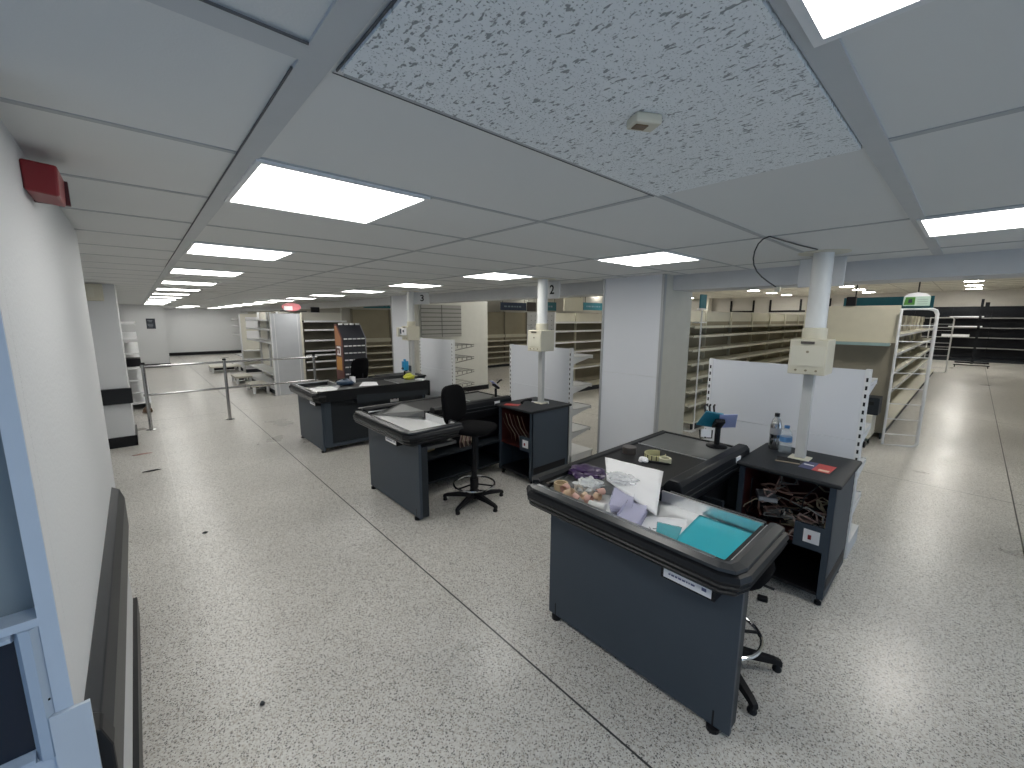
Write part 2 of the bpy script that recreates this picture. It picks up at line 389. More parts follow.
# ------------------------------------------------------------------ ceiling lights
def light_panel():
    t = thing('ceiling_light', (0, 0, ZC), '', 'ceiling light', 'square light panels in the front ceiling')
    f = MB()
    for a in ((.0, .58, 0, .016), (.0, .58, .564, .58), (0, .016, .016, .564), (.564, .58, .016, .564)): f.box(*a, -.012, 0)
    f.build('frame', 'white', t); MB().box(.016, .564, .016, .564, -.009, -.004).build('diffuser', 'panel', t); return t
proto = None; rows = ['closest', 'second', 'third', 'fourth', 'fifth', 'sixth', 'seventh', 'eighth', 'ninth', 'tenth', 'eleventh', 'twelfth', 'thirteenth', 'fourteenth', 'fifteenth']
for cx, nm in ((X0+.015, 'left'), (X0+2.4, 'right'), (X0+1.2, 'added middle')):
    for k in range(-1, 14):
        y = Y0+.6+1.8*k
        if (nm == 'left' and k > 10) or (nm == 'added middle' and k < 11): continue  # middle row and far ends of the rows are added to brighten far walls
        lab = '%s square light panel away from the viewer in the %s ceiling row' % (rows[k+1], nm)
        if k == -1: lab = 'square light panel cut by the top edge above the fissured tile' if nm == 'left' else 'square light panel at the right edge above the beam'
        if proto is None: proto = light_panel(); proto.location = (cx, y, ZC); proto['label'] = lab
        else: dup(proto, (cx, y, ZC), label=lab)
t0 = thing('downlight', (0, 0, ZR), '', 'downlight', 'round downlights in the rear ceiling')
MB().lathe([(.30, -.008), (.32, 0), (.24, 0), (.24, -.008)], n=20).build('rim', 'white', t0)
MB().lathe([(.001, -.012), (.24, -.012), (.24, -.002), (.001, -.002)], n=20).build('lens', 'spot', t0)
first = True
for ri, y in enumerate((.2, 3.8, 7.4, 13.0, 20.0)):
    for xi, x in enumerate((7.5, 12.5, 17.5, 22.5, 25.2, 27.8)):
        lab = 'round downlight in the rear ceiling, %s in %s row from the right' % (('nearest', 'second', 'third', 'fourth', 'fifth', 'farthest')[xi], ('the first', 'the second', 'the third', 'the fourth', 'the fifth')[ri])
        if first: t0.location = (x, y, ZR); t0['label'] = lab; first = False
        else: dup(t0, (x, y, ZR), label=lab)
# smoke detector
t = thing('smoke_detector', (.897, .552, ZC-.012), 'small square cream smoke alarm on the fissured ceiling tile', 'smoke alarm', rz=R(-28))
MB().box(-.032, .032, -.024, .024, -.022, 0).build('housing', 'cream', t, bevel=.005)
MB().box(-.026, .004, -.012, .010, -.0245, -.022).build('sensor_window', mat('brown_window', (.16, .10, .05), .4), t)
# ================================================================== CHECKOUTS
def checkout(origin, m, label, steel_bin=True, plate_y=.95):
    # local x away from the end panel, local y from the closed side (0) to the cashier side; m = -1 when that runs towards -Y
    t = thing('checkout_counter', origin, label, 'checkout counter', 'supermarket checkout counters')
    def B(mb, *a, **k):
        if m < 0: mb.xf(Matrix.Scale(-1, 4, (0, 1, 0)))
        return mb.build(*a, **k)
    B(MB().box(0, .028, .165, 1.275, .028, .76), 'end_panel', 'slate', t, bevel=.003)
    B(MB().box(.028, .10, 1.235, 1.268, .03, .72), 'side_post', 'slate2', t, bevel=.003)
    B(MB().box(.028, .13, .155, .18, .075, .73), 'side_post', 'slate', t, bevel=.003)
    B(MB().box(.13, 1.60, .19, .215, .11, .75), 'side_panel', 'slate2', t)
    B(MB().box(.03, 1.60, .16, .185, .07, .115), 'kick_plate', 'slate', t)
    B(MB().box(1.58, 1.61, .19, .80, .075, .70), 'rear_panel', 'slate2', t)
    s = MB(); s.box(.10, 1.56, .215, .80, .40, .42); B(s, 'shelf', 'slate2', t)
    s = MB(); s.box(.10, 1.56, .215, .78, .12, .14); B(s, 'shelf', 'slate2', t)
    B(MB().box(1.02, 1.05, .215, .80, .14, .68), 'divider_panel', 'slate2', t)
    B(MB().box(.03, .48, .80, 1.185, .655, .685), 'tray_support', 'steeldk', t)
    for fx, fy in ((.012, .22), (.012, 1.20), (1.5, .26), (1.5, .74)):
        B(MB().lathe([(.030, 0), (.030, .022), (.013, .026), (.013, .11)], (fx, fy), 14), 'foot', 'black', t)
    # bumper: ribbed black rubber, wraps the front and the cashier end of the bin
    prof = [(-.02, .752), (.02, .738), (.070, .762), (.084, .780), (.078, .786), (.094, .808), (.088, .814), (.098, .834), (.090, .856), (.055, .870), (-.02, .870)]
    path = [(.03, .105), (-.02, .108), (-.035, .125), (-.035, 1.197), (-.028, 1.209), (-.010, 1.215), (.48, 1.215)]
    B(MB().sweep(prof, path[::-1]), 'bumper', 'rubber', t)
    rp = [(-.005, .850), (.060, .868), (.058, .882), (.02, .889), (-.005, .885)]
    rpath = [(-.035, .085), (-.055, .13), (-.055, 1.195), (-.045, 1.22), (-.015, 1.23), (.48, 1.23)]
    B(MB().sweep(rp, rpath[::-1]), 'bin_rim', 'ribbed', t)
    # stainless bin
    b = MB(); z = .815
    b.box(-.05, .44, .07, 1.225, z-.012, z)
    b.hexa([(-.052, .09, z), (-.035, .09, z), (-.035, 1.20, z), (-.052, 1.20, z), (-.064, .07, .883), (-.052, .07, .883), (-.052, 1.21, .883), (-.064, 1.21, .883)])
    b.box(-.04, .45, 1.218, 1.229, z, .880); b.box(-.04, 1.0, .055, .066, z, .883)
    b.box(.44, .452, .66, 1.207, z-.02, .883)
    B(b, 'steel_bin', 'steel' if steel_bin else 'steeldk', t)
    B(MB().box(-.072, -.050, .11, 1.17, .8855, .892), 'chrome_strip', 'chrome', t, bevel=.002)
    B(MB().box(.452, .475, .70, 1.21, .80, .888), 'bin_back_rim', 'ribbed', t, bevel=.004)
    # slope down from belt to bin
    if not steel_bin: B(MB().prism([(-.04, .07), (.46, .07), (.46, .42), (-.04, .60)], .816, .819).hexa([(.12, .07, .819), (.46, .07, .819), (.46, .42, .819), (.12, .54, .819), (.12, .07, .820), (.46, .07, .893), (.46, .42, .893), (.12, .54, .820)]), 'chute', 'steeldk', t)
    else: B(MB().hexa([(.10, .07, .815), (.46, .07, .80), (.46, .60, .80), (.30, .42, .815), (.10, .07, .818), (.46, .07, .893), (.46, .60, .893), (.30, .42, .818)]), 'chute', 'steeldk', t)
    # belt body
    B(MB().box(.46, 1.62, .03, .64, .68, .885), 'belt_body', 'slate2', t)
    B(MB().box(.46, 1.16, .035, .64, .885, .893), 'belt', 'deck', t)
    B(MB().box(1.165, 1.62, .035, .64, .885, .895), 'deck_plate', 'steeldk', t)
    B(MB().box(1.155, 1.166, .035, .64, .885, .897), 'deck_joint', 'steel', t)
    B(MB().sweep([(-.01, .755), (.020, .77), (.028, .80), (.020, .85), (.030, .885), (.018, .905), (-.02, .908)], [(1.645, .04), (-.02, .045), (-.05, .08)]), 'side_rail', 'rubber', t, smooth=False)
    # cashier side rail: long black housing
    ca = MB(); ca.prism([(.635, .72), (.69, .71), (.745, .80), (.755, .86), (.75, .915), (.730, .94), (.67, .94), (.65, .92), (.635, .895)], .50, 1.62, 'x')
    B(ca, 'scanner_rail', 'rubber', t, bevel=.006)
    st = MB()
    for q in (0, 1): st.box(.52, 1.55, .749+.003*q, .7565+.002*q, .82+.04*q, .826+.04*q)
    B(st, 'rail_ribs', 'ribbed', t)
    B(MB().box(1.34, 1.42, .748, .758, .855, .905), 'rail_sticker', 'paper', t)
    B(MB().box(.80, 1.55, .60, .64, .45, .70), 'equipment_panel', 'black', t)
    B(MB().box(1.62, 1.655, .01, .70, .66, .905), 'end_cap', 'rubber', t, bevel=.01)
    # holder with a printed strip
    hy = plate_y
    B(MB().box(-.075, 0, hy-.125, hy+.125, .692, .760), 'label_holder', 'black', t, bevel=.002)
    pl = B(MB().box(-.077, -.075, hy-.11, hy+.11, .702, .750), 'printed_strip', 'paper', t)
    k = MB(); rr = random.Random(3)
    y = -.085
    while y < .08:
        l = rr.uniform(.006, .02)
        if not .03 < y < .055: k.box(-.078, -.077, hy+y, hy+y+l, .722, .730 if y < .045 else .737)
        y += l+.004
    B(k, 'faint_print', mat('print_blue', (.10, .11, .22), .6), pl)
    return t
desk1 = checkout((1.81, 1.80, 0), -1, 'slate checkout counter nearest the viewer, littered with papers and holding a teal sheet', True, 1.065)
desk2 = checkout((1.81, 4.55, 0), -1, 'slate checkout counter with empty steel chute and a black draughtsman chair beside it', True, .875)
desk3 = checkout((1.81, 5.80, 0), 1, 'farthest slate checkout counter beside the chrome handrail', True, .28)
# ---- cabinets
def cabinet(loc, label, wires):
    t = thing('till_cabinet', loc, label, 'till cabinet', 'till cabinets beside the checkout counters')
    MB().box(-.05, .66, -.03, .60, .85, .88).build('top', mat('cabinet_top', (.010, .012, .015), .5, spec=.35), t, bevel=.012)
    for y in (0, .55):
        MB().box(.0, .62, y, y+.022, .06, .85).build('side_panel', 'slate', t, bevel=.002)
    MB().box(.62, .64, 0, .572, .06, .85).build('back_panel', 'slate2', t)
    MB().box(.01, .62, .022, .55, .07, .09).build('floor_panel', 'black', t)
    MB().box(.01, .62, .022, .55, .40, .42).build('shelf', 'redbrown', t)
    l = MB(); l.box(.60, .62, .022, .55, .42, .85); l.box(.02, .60, .022, .026, .42, .85); l.box(.02, .60, .546, .55, .42, .85); l.build('lining', 'redbrown', t)
    MB().box(.60, .62, .022, .55, .09, .40).build('lower_back', 'dark', t)
    MB().box(.03, .58, -.002, 0, .12, .20).build('side_band', 'black', t)
    MB().box(-.004, .02, 0, .035, .06, .85).build('front_post', 'slate', t); MB().box(-.004, .02, .54, .572, .06, .85).build('front_post', 'slate', t)
    p = MB().box(-.004, .02, .035, .20, .385, .55).build('switch_panel', 'slate', t)
    q = MB().box(-.008, -.004, .055, .145, .43, .52).build('socket_plate', 'paper', p)
    MB().box(-.014, -.008, .10, .118, .455, .485).build('rocker_switch', 'red', t)
    for fx, fy in ((.04, .03), (.58, .03), (.04, .54), (.58, .54)):
        MB().lathe([(.02, 0), (.02, .02), (.01, .024), (.01, .07)], (fx, fy), 12).build('foot', 'black', t)
    return t
cabinet((3.20, .46, 0), 'slate till cabinet with bottles and a leaflet on top, stuffed with cables', True)
cabinet((3.20, 3.20, 0), 'slate till cabinet with red-brown inside, behind the black draughtsman chair', False)
cabinet((3.20, 6.62, 0), 'slate till cabinet hidden behind the farthest checkout counter', False)
# ---- service poles with boxes and number signs
def pole(x, y, n, label, meter=False):
    t = thing('service_pole', (x, y, .88), label, 'service pole', 'service poles over the till cabinets')
    MB().box(-.06, .06, -.065, .065, 0, .008).build('base_plate', 'creamm', t, bevel=.002)
    MB().box(-.026, .026, -.032, .032, .010, .64).build('lower_duct', mat('duct_grey', (.50, .51, .50), .45), t, bevel=.004)
    b = MB().box(-.13, .10, -.11, .11, .64, .885).build('power_box', 'cream', t, bevel=.006)
    c = MB(); c.box(-.134, -.13, -.10, .10, .70, .84); c.build('cover', 'creamm', b)
    c = MB(); c.box(-.136, -.13, -.035, .045, .855, .872); c.build('slot', mat('dark_label', (.08, .07, .06), .5), b)
    c = MB()
    for q in (-.06, 0, .06): c.tube([(-.137, q, .67), (-.13, q, .67)], .008, 8)
    c.tube([(-.138, 0, .80), (-.13, 0, .80)], .009, 8); c.build('screw_caps', mat('screw_brown', (.25, .22, .15), .5), b)
    if meter:
        MB().box(-.17, -.13, -.07, .11, .73, .85).build('display_unit', 'paper', b)
        MB().box(-.173, -.17, .04, .10, .75, .84).build('dark_label', 'slate', b); MB().box(-.173, -.17, -.05, .0, .78, .82).build('dark_label', 'slate', b)
        MB().box(-.20, -.05, .12, .17, .70, .86).build('side_unit', 'creamm', b)
    MB().lathe([(.074, .885), (.074, .96), (.066, .965)], n=28).build('collar', 'cream', t, smooth=True)
    MB().lathe([(.064, .885), (.060, ZC-.90), (.060, ZC-.88)], n=28).build('upper_tube', mat('tube_white', (.70, .71, .70), .35), t, smooth=True)
    MB().lathe([(.15, ZC-.885), (.15, ZC-.8805)], n=28).build('ceiling_plate', 'creamm', t)
    s = thing('till_number_sign', (x+.20, y+.045, ZC-.24), {'1': 'square white sign half hidden behind the nearest service pole', '2': 'square white sign numbered 2 beside the second pole', '3': 'square white sign numbered 3 beside the farthest pole'}[n], 'sign', 'till number signs')
    MB().box(-.010, .010, -.14, .14, .02, .225).build('panel', mat('sign_white', (.60, .61, .62), .4), s, bevel=.004)
    if n == '3': s.rotation_euler = (0, 0, R(50)); s.location = (x+.17, y-.07, ZC-.24)
    text_mesh('number', n, .15, 'black', s, Matrix.Translation((-.0115, -.02, .122)) @ FACE_MX, bold=.003)
    return t
pole(3.585, .755, '1', 'white round pole with cream power box standing on the cabinet with the bottles')
pole(3.60, 3.45, '2', 'white round pole with cream power box on the cabinet of the till with the chair')
pole(3.60, 6.62, '3', 'white pole with a small meter box at the farthest till', True)
# ---- white back boards (low shelf units seen from behind)
def shelf_unit(loc, label, w=1.18, wires=False):
    t = thing('low_shelf_unit', loc, label, 'shelf unit', 'white low shelf units behind the tills')
    MB().box(0, .012, .03, w-.03, .10, .98).build('back_panel', 'whiteb', t); MB().box(0, .012, .03, w-.03, .983, 1.53).build('back_panel', 'whiteb', t)
    for y in (0, w-.035):
        u = MB().box(-.008, .045, y, y+.035, 0.02, 1.535).build('upright', 'white', t, bevel=.002)
        k = MB()
        z = .14
        while z < 1.5: k.box(-.0095, -.008, y+.011, y+.024, z, z+.03); z += .062
        k.build('slots', 'dark', u)
    MB().box(.012, .50, 0, w, .10, .125).build('base_shelf', 'white', t); MB().box(.46, .48, 0, w, .02, .10).build('plinth', 'white', t)
    for y in (.0, w-.02): MB().box(.012, .48, y, y+.02, 0.0, .10).build('foot_bracket', 'white', t)
    if not wires:
        for z in (.42, .72, 1.02, 1.40):
            s = MB().box(.045, .44, .01, w-.01, z, z+.022).build('shelf', 'white', t)
            MB().box(.44, .45, .01, w-.01, z-.018, z+.03).build('price_rail', 'white', s)
            for y in (.004, w-.008): MB().prism([(.045, z), (.40, z), (.045, z-.07)], y, y+.004, 'y').build('bracket', 'white', s)
    else:
        for z in (.55, .75, .98, 1.22, 1.44):
            s = MB()
            for y in (.01, w*.5, w-.01): s.tube([(.04, y, z), (.46, y, z)], .008, 6)
            for x in (.1, .2, .3, .4, .46): s.tube([(x, .01, z), (x, w-.01, z)], .004, 6)
            for x in (.1, .2, .3, .4): s.tube([(x, .01, z), (x, .01, z-.05)], .007, 6)
            s.tube([(.04, .01, z-.09), (.46, .01, z-.03)], .008, 6)
            s.build('wire_shelf', mat('wire_grey', (.22, .22, .20), .4), t)
    return t
shelf_unit((4.03, .47, 0), 'white shelf unit back board with slotted edges behind the nearest till')
shelf_unit((4.03, 3.34, 0), 'white shelf unit back board behind till 2, beside the clad column', 1.16)
shelf_unit((4.03, 5.98, 0), 'white back board with wire shelves sticking out behind till 3', 1.12, True)
# ---- draughtsman chairs
def stool(loc, rz, label, seat_z=.82, back=True, ring=.212):
    t = thing('draughtsman_chair', loc, label, 'chair', 'black draughtsman chairs', rz)
    for k in range(5):
        a = R(72*k+36); c, s = math.cos(a), math.sin(a)
        l = MB(); l.rings([[(c*rr - s*w_, s*rr + c*w_, z) for w_, z in ((-wd, z0), (wd, z0), (wd*.8, z1), (-wd*.8, z1))] for rr, wd, z0, z1 in ((.02, .03, .06, .12), (.18, .024, .055, .095), (.30, .02, .045, .075), (.335, .018, .03, .06))])
        l.build('leg', 'black', t, bevel=.003)
        MB().lathe([(.022, 0), (.024, .01), (.014, .035), (.01, .05)], (c*.315, s*.315), 12).build('foot_glide', 'black', t)
    MB().lathe([(.05, .05), (.05, .13), (.03, .15), (.03, seat_z*.55), (.022, seat_z*.56), (.022, seat_z-.06)], n=16).build('gas_column', 'black', t)
    rg = MB(); pts = [(ring*math.cos(R(10*k)), ring*math.sin(R(10*k)), .20) for k in range(36)]; rg.tube(pts, .011, 8, closed=True); rg.build('foot_ring', 'chrome', t, smooth=True)
    sp = MB()
    for k in range(3): a = R(120*k+40); sp.tube([(.03*math.cos(a), .03*math.sin(a), .20), (ring*math.cos(a), ring*math.sin(a), .20)], .009, 8)
    sp.tube([(0, 0, .16), (0, 0, .26)], .045, 14); sp.build('ring_spokes', 'black', t)
    MB().box(-.09, .09, -.10, .10, seat_z-.07, seat_z-.035).build('mechanism', 'black', t, bevel=.005)
    MB().tube([(.06, 0, seat_z-.06), (.20, .02, seat_z-.065), (.24, .03, seat_z-.07)], .007, 8).build('lever', 'black', t)
    MB().pad((0, 0, seat_z), (.225, .215, .042), 3.2).build('seat', 'fabric', t, smooth=True)
    if back:
        MB().tube([(0, .08, seat_z-.05), (0, .24, seat_z-.05), (0, .29, seat_z+.0), (0, .275, seat_z+.18)], .013, 8).build('back_bar', 'black', t)
        b = MB().pad((0, 0, 0), (.205, .032, .20), 3.4, bend=-.9); b.xf(Matrix.Translation((0, .265, seat_z+.22)) @ Matrix.Rotation(R(-6), 4, 'X')); b.build('backrest', 'fabric', t, smooth=True)
    return t
stool((2.46, 3.30, 0), R(22), 'black draughtsman chair with tall backrest and chrome foot ring at the second till', .80)
stool((2.24, .76, 0), R(-90.5), 'black draughtsman chair pushed under the nearest counter, its chrome foot ring showing', .62, back=False)
stool((2.74, 7.30, 0), R(205), 'black draughtsman chair whose backrest rises behind the farthest counter', .80)
# ---- handrail
t = thing('handrail', (0, 9.22, 0), 'chrome tube handrail with two bars across the entrance aisle', 'handrail')
for x in (.03, 1.16, 2.72):
    p = MB().tube([(x, 0, .01), (x, 0, 1.13)], .026, 16).build('post', 'chromed', t, smooth=True)
    MB().lathe([(.07, 0), (.07, .006), (.035, .012)], (x, 0), 20).build('base_flange', 'chromed', p)
    MB().lathe([(.030, 1.12), (.030, 1.145), (.02, 1.152)], (x, 0), 16).build('post_cap', 'black', p)
for z in (1.085, .60): MB().tube([(-.01, 0, z), (2.78, 0, z)], .019, 12).build('rail', 'chromed', t, smooth=True)

# ================================================================== THINGS ON THE NEAREST COUNTER
def crumple(c, r, amp, seed, m, sub=3, freq=6):
    b = MB(); bmesh.ops.create_icosphere(b.bm, subdivisions=sub, radius=1)
    for v in b.bm.verts:
        p = v.co.copy(); n = noise.noise(p*freq*.35+Vector((seed, 0, 0)))*amp + abs(noise.noise(p*freq+Vector((0, seed, 0))))*amp*.8
        q = p*(1+n); v.co = Vector((q.x*r[0], q.y*r[1], max(-1, q.z)*r[2])) + Vector(c)
    return b
def sheet(corners, z, m, name, label, cat, nx=14, amp=.004, seed=1, thick=.0008, sag=None):
    P = [Vector((*c, 0)) if len(c) == 2 else Vector(c) for c in corners]
    b = bmesh.new(); g = []
    for i in range(nx+1):
        row = []
        for j in range(nx+1):
            u, v = i/nx, j/nx
            p = P[0]*(1-u)*(1-v)+P[1]*u*(1-v)+P[2]*u*v+P[3]*(1-u)*v
            dz = abs(noise.noise(Vector((u*3, v*3, seed))))*amp
            if sag: dz += sag(p.x, p.y)
            row.append(b.verts.new((p.x, p.y, p.z+z+dz)))
        g.append(row)
    for i in range(nx):
        for j in range(nx): b.faces.new([g[i][j], g[i+1][j], g[i+1][j+1], g[i][j+1]])
    me = bpy.data.meshes.new(name); b.to_mesh(me); b.free(); me.materials.append(M[m] if isinstance(m, str) else m)
    for p in me.polygons: p.use_smooth = True
    o = bpy.data.objects.new(name, me); COL.objects.link(o)
    so = o.modifiers.new('solid', 'SOLIDIFY'); so.thickness = thick
    return tag(o, label, cat)
ZB = .8165
surf = lambda x, y: max(0, min(.080, (x-1.86)*.215))
sheet([(2.46, 1.70), (2.51, 1.27), (1.99, 1.03), (2.14, 1.46)], ZB+.003, 'paper', 'paper_sheet', 'large white paper sheet sloping from the belt down into the steel bin', 'paper', amp=.008, sag=surf)
sheet([(1.96, 1.16), (2.14, .93), (1.91, .80), (1.80, 1.10)], ZB+.001, 'paper', 'paper_sheet', 'white sheet with pencil scribbles lying next to the teal sheet', 'paper', amp=.002, seed=4)
m = MB()
for a, b_ in (((1.84, 1.02), (1.93, .88)), ((1.86, .99), (1.90, 1.02)), ((1.90, 1.0), (1.96, .90)), ((1.83, .97), (1.86, .93)), ((1.88, .91), (1.90, .93))):
    m.tube([(a[0], a[1], ZB+.0045), ((a[0]+b_[0])/2+.006, (a[1]+b_[1])/2, ZB+.0045), (b_[0], b_[1], ZB+.0045)], .0014, 5)
tag(m.build('pencil_strokes', 'ink'), 'dark pencil strokes drawn on the scribbled white sheet', 'scribble')  # raised strokes model the pencil scribbles on the sheet
sheet([(2.235, .905), (2.245, .585), (1.785, .595), (1.795, .86)], ZB+.004, 'teal', 'teal_sheet', 'teal blue plastic sheet filling the cashier end of the steel bin', 'plastic sheet', amp=.001, seed=9)
sheet([(1.98, 1.02), (2.02, .90), (1.86, .85), (1.84, .95)], ZB+.007, mat('teal_clear', (.10, .50, .58), .1, alpha=.55), 'clear_film', 'pale teal transparent film overlapping the edge of the teal sheet', 'film', amp=.004, seed=2)
# stacks of clear label strips
pv = mat('clear_violet_plastic', (.72, .72, .92), .08, alpha=.36)
def strips(c, rz, label, n=4, L=.26, w=.12):
    t = thing('plastic_strip_bundle', (*c,), label, 'plastic strips', None, rz)
    for k in range(n):
        MB().prism([(-w/2, 0), (w/2, 0), (w/2+.004, .012), (w/2, .0012), (-w/2, .0012), (-w/2-.004, .012)], -L/2, L/2, 'x').build('clear_strip', pv, t, loc=(0, (k-n/2)*.002, k*.013))
    return t
strips((2.02, 1.26, ZB+.012), R(28), 'bundle of clear bluish plastic strips leaning in the bin, the farther one')
strips((1.90, 1.12, ZB+.012), R(18), 'bundle of clear bluish plastic strips in the bin, the one nearer the front edge', 4, .24, .11)
# curled ribbons of price labels
rb = random.Random(5); pk = [mat('pink_card', (.62, .38, .32), .6), mat('peach_card', (.70, .52, .36), .6), mat('pale_card', (.72, .66, .58), .6)]
spots = [(1.90, 1.60), (1.86, 1.53), (1.93, 1.52), (1.84, 1.47), (1.90, 1.45), (1.97, 1.47), (1.88, 1.40), (1.95, 1.39), (1.99, 1.56), (2.02, 1.42)]
wh = ['at the far left', 'beside the tape roll', 'standing on edge in the middle', 'touching the front rim', 'half unrolled', 'beneath the white bag', 'nearest the clear strips', 'behind the strips', 'against the purple bag', 'on top of the sheet corner']
for k, (x, y) in enumerate(spots):
    b = MB(); r = rb.uniform(.020, .032); w_ = rb.uniform(.016, .026); n = 26; inner = []; outer = []
    pr = []
    for q in range(n): a = q*.42; rr = r*(1-.012*q); pr.append((rr*math.cos(a), rr*math.sin(a)))
    for q in range(n-1):
        (x0, y0), (x1, y1) = pr[q], pr[q+1]
        b.hexa([(x0, y0, -w_), (x1, y1, -w_), (x1*.96, y1*.96, -w_), (x0*.96, y0*.96, -w_), (x0, y0, w_), (x1, y1, w_), (x1*.96, y1*.96, w_), (x0*.96, y0*.96, w_)])
    b.xf(Matrix.Rotation(rb.uniform(0, 6.28), 4, 'Z') @ Matrix.Rotation(rb.uniform(.5, 1.6), 4, 'X'))
    o = b.build('curled_label_ribbon', pk[k % 3], loc=(x, y, ZB+.034)); tag(o, '%s curled label ribbon in the bin, %s' % (('pink', 'peach', 'pale')[k % 3], wh[k]), 'label ribbon', 'curled label ribbons in the steel bin')
o = MB().lathe([(.034, 0), (.046, 0), (.046, .045), (.034, .045), (.034, 0)], n=28).build('tape_roll', mat('buff_tape', (.55, .42, .26), .4), loc=(1.93, 1.66, ZB)); tag(o, 'buff roll of tape at the far left corner of the steel bin', 'tape')
o = MB().tube([(0, 0, 0), (.03, -.09, 0)], .028, 18).build('paper_roll', mat('white_roll', (.70, .70, .68), .5), loc=(1.83, 1.36, ZB+.03)); tag(o, 'short white paper roll lying against the front rim of the bin', 'paper roll')
o = crumple((0, 0, 0), (.085, .075, .035), .5, 3, None, 4, 7).build('crumpled_bag', mat('cloudy_bag', (.70, .72, .72), .25, alpha=.8), smooth=True, loc=(2.04, 1.52, ZB+.04)); tag(o, 'crumpled white see-through bag in the bin before the paper sheet', 'plastic bag')
o = crumple((0, 0, 0), (.06, .08, .025), .5, 8, None, 4, 6).build('crumpled_bag', mat('clear_bag', (.72, .74, .76), .12, alpha=.45), smooth=True, loc=(2.20, 1.38, ZB+.085)); tag(o, 'crumpled clear bag lying on the large white paper sheet', 'plastic bag')
o = crumple((0, 0, 0), (.10, .13, .028), .45, 5, None, 4, 5).build('purple_bag', mat('purple_foil', (.035, .012, .07), .3), smooth=True, loc=(2.17, 1.65, ZB+.06)); tag(o, 'dark purple printed bag crumpled at the far side of the bin', 'bag')
# wristband roll, disc and pen on the belt
t = thing('tape_reel', (2.74, 1.46, .893), 'pale yellow and black striped tape coil on the black belt', 'tape coil')
b = MB(); pts = [(.075*math.cos(R(12*k)), .075*math.sin(R(12*k)), .018) for k in range(26)]; b.rings([[(p[0]*f_, p[1]*f_, z) for f_, z in ((.95, 0), (1, 0), (1, .038), (.95, .038))] for p in pts]); b.build('band', mat('pale_yellow', (.62, .58, .32), .4), t)
for k in range(0, 26, 2):
    MB().box(.073, .0765, -.003, .003, .002, .036).xf(Matrix.Rotation(R(12*k), 4, 'Z')).build('black_stripe', 'black', t)
o = MB().lathe([(.030, 0), (.042, 0), (.042, .035), (.030, .035), (.030, 0)], n=24).build('tape_roll', mat('cream_roll', (.60, .58, .42), .4), loc=(2.70, 1.36, .893)); tag(o, 'small cream roll of tape beside the striped coil', 'tape')
o = MB().lathe([(.001, 0), (.052, 0), (.052, .045), (.048, .05), (.001, .05)], n=28).build('round_tub', mat('brown_tub', (.07, .06, .055), .35), loc=(2.70, 1.65, .893), smooth=False); tag(o, 'round dark lidded tub on the belt near the side rail', 'tub')
o = MB().tube([(0, 0, 0), (.05, -.13, 0), (.055, -.15, 0)], [.007, .007, .003], 10).build('pen', 'black', loc=(2.62, 1.45, .9005)); tag(o, 'black pen lying on the belt in front of the striped coil', 'pen')
o = crumple((0, 0, 0), (.03, .035, .018), .4, 12, None, 3, 5).build('paper_scrap', 'paper', loc=(2.60, 1.47, .908)); tag(o, 'crumpled white scrap in front of the striped coil', 'paper')
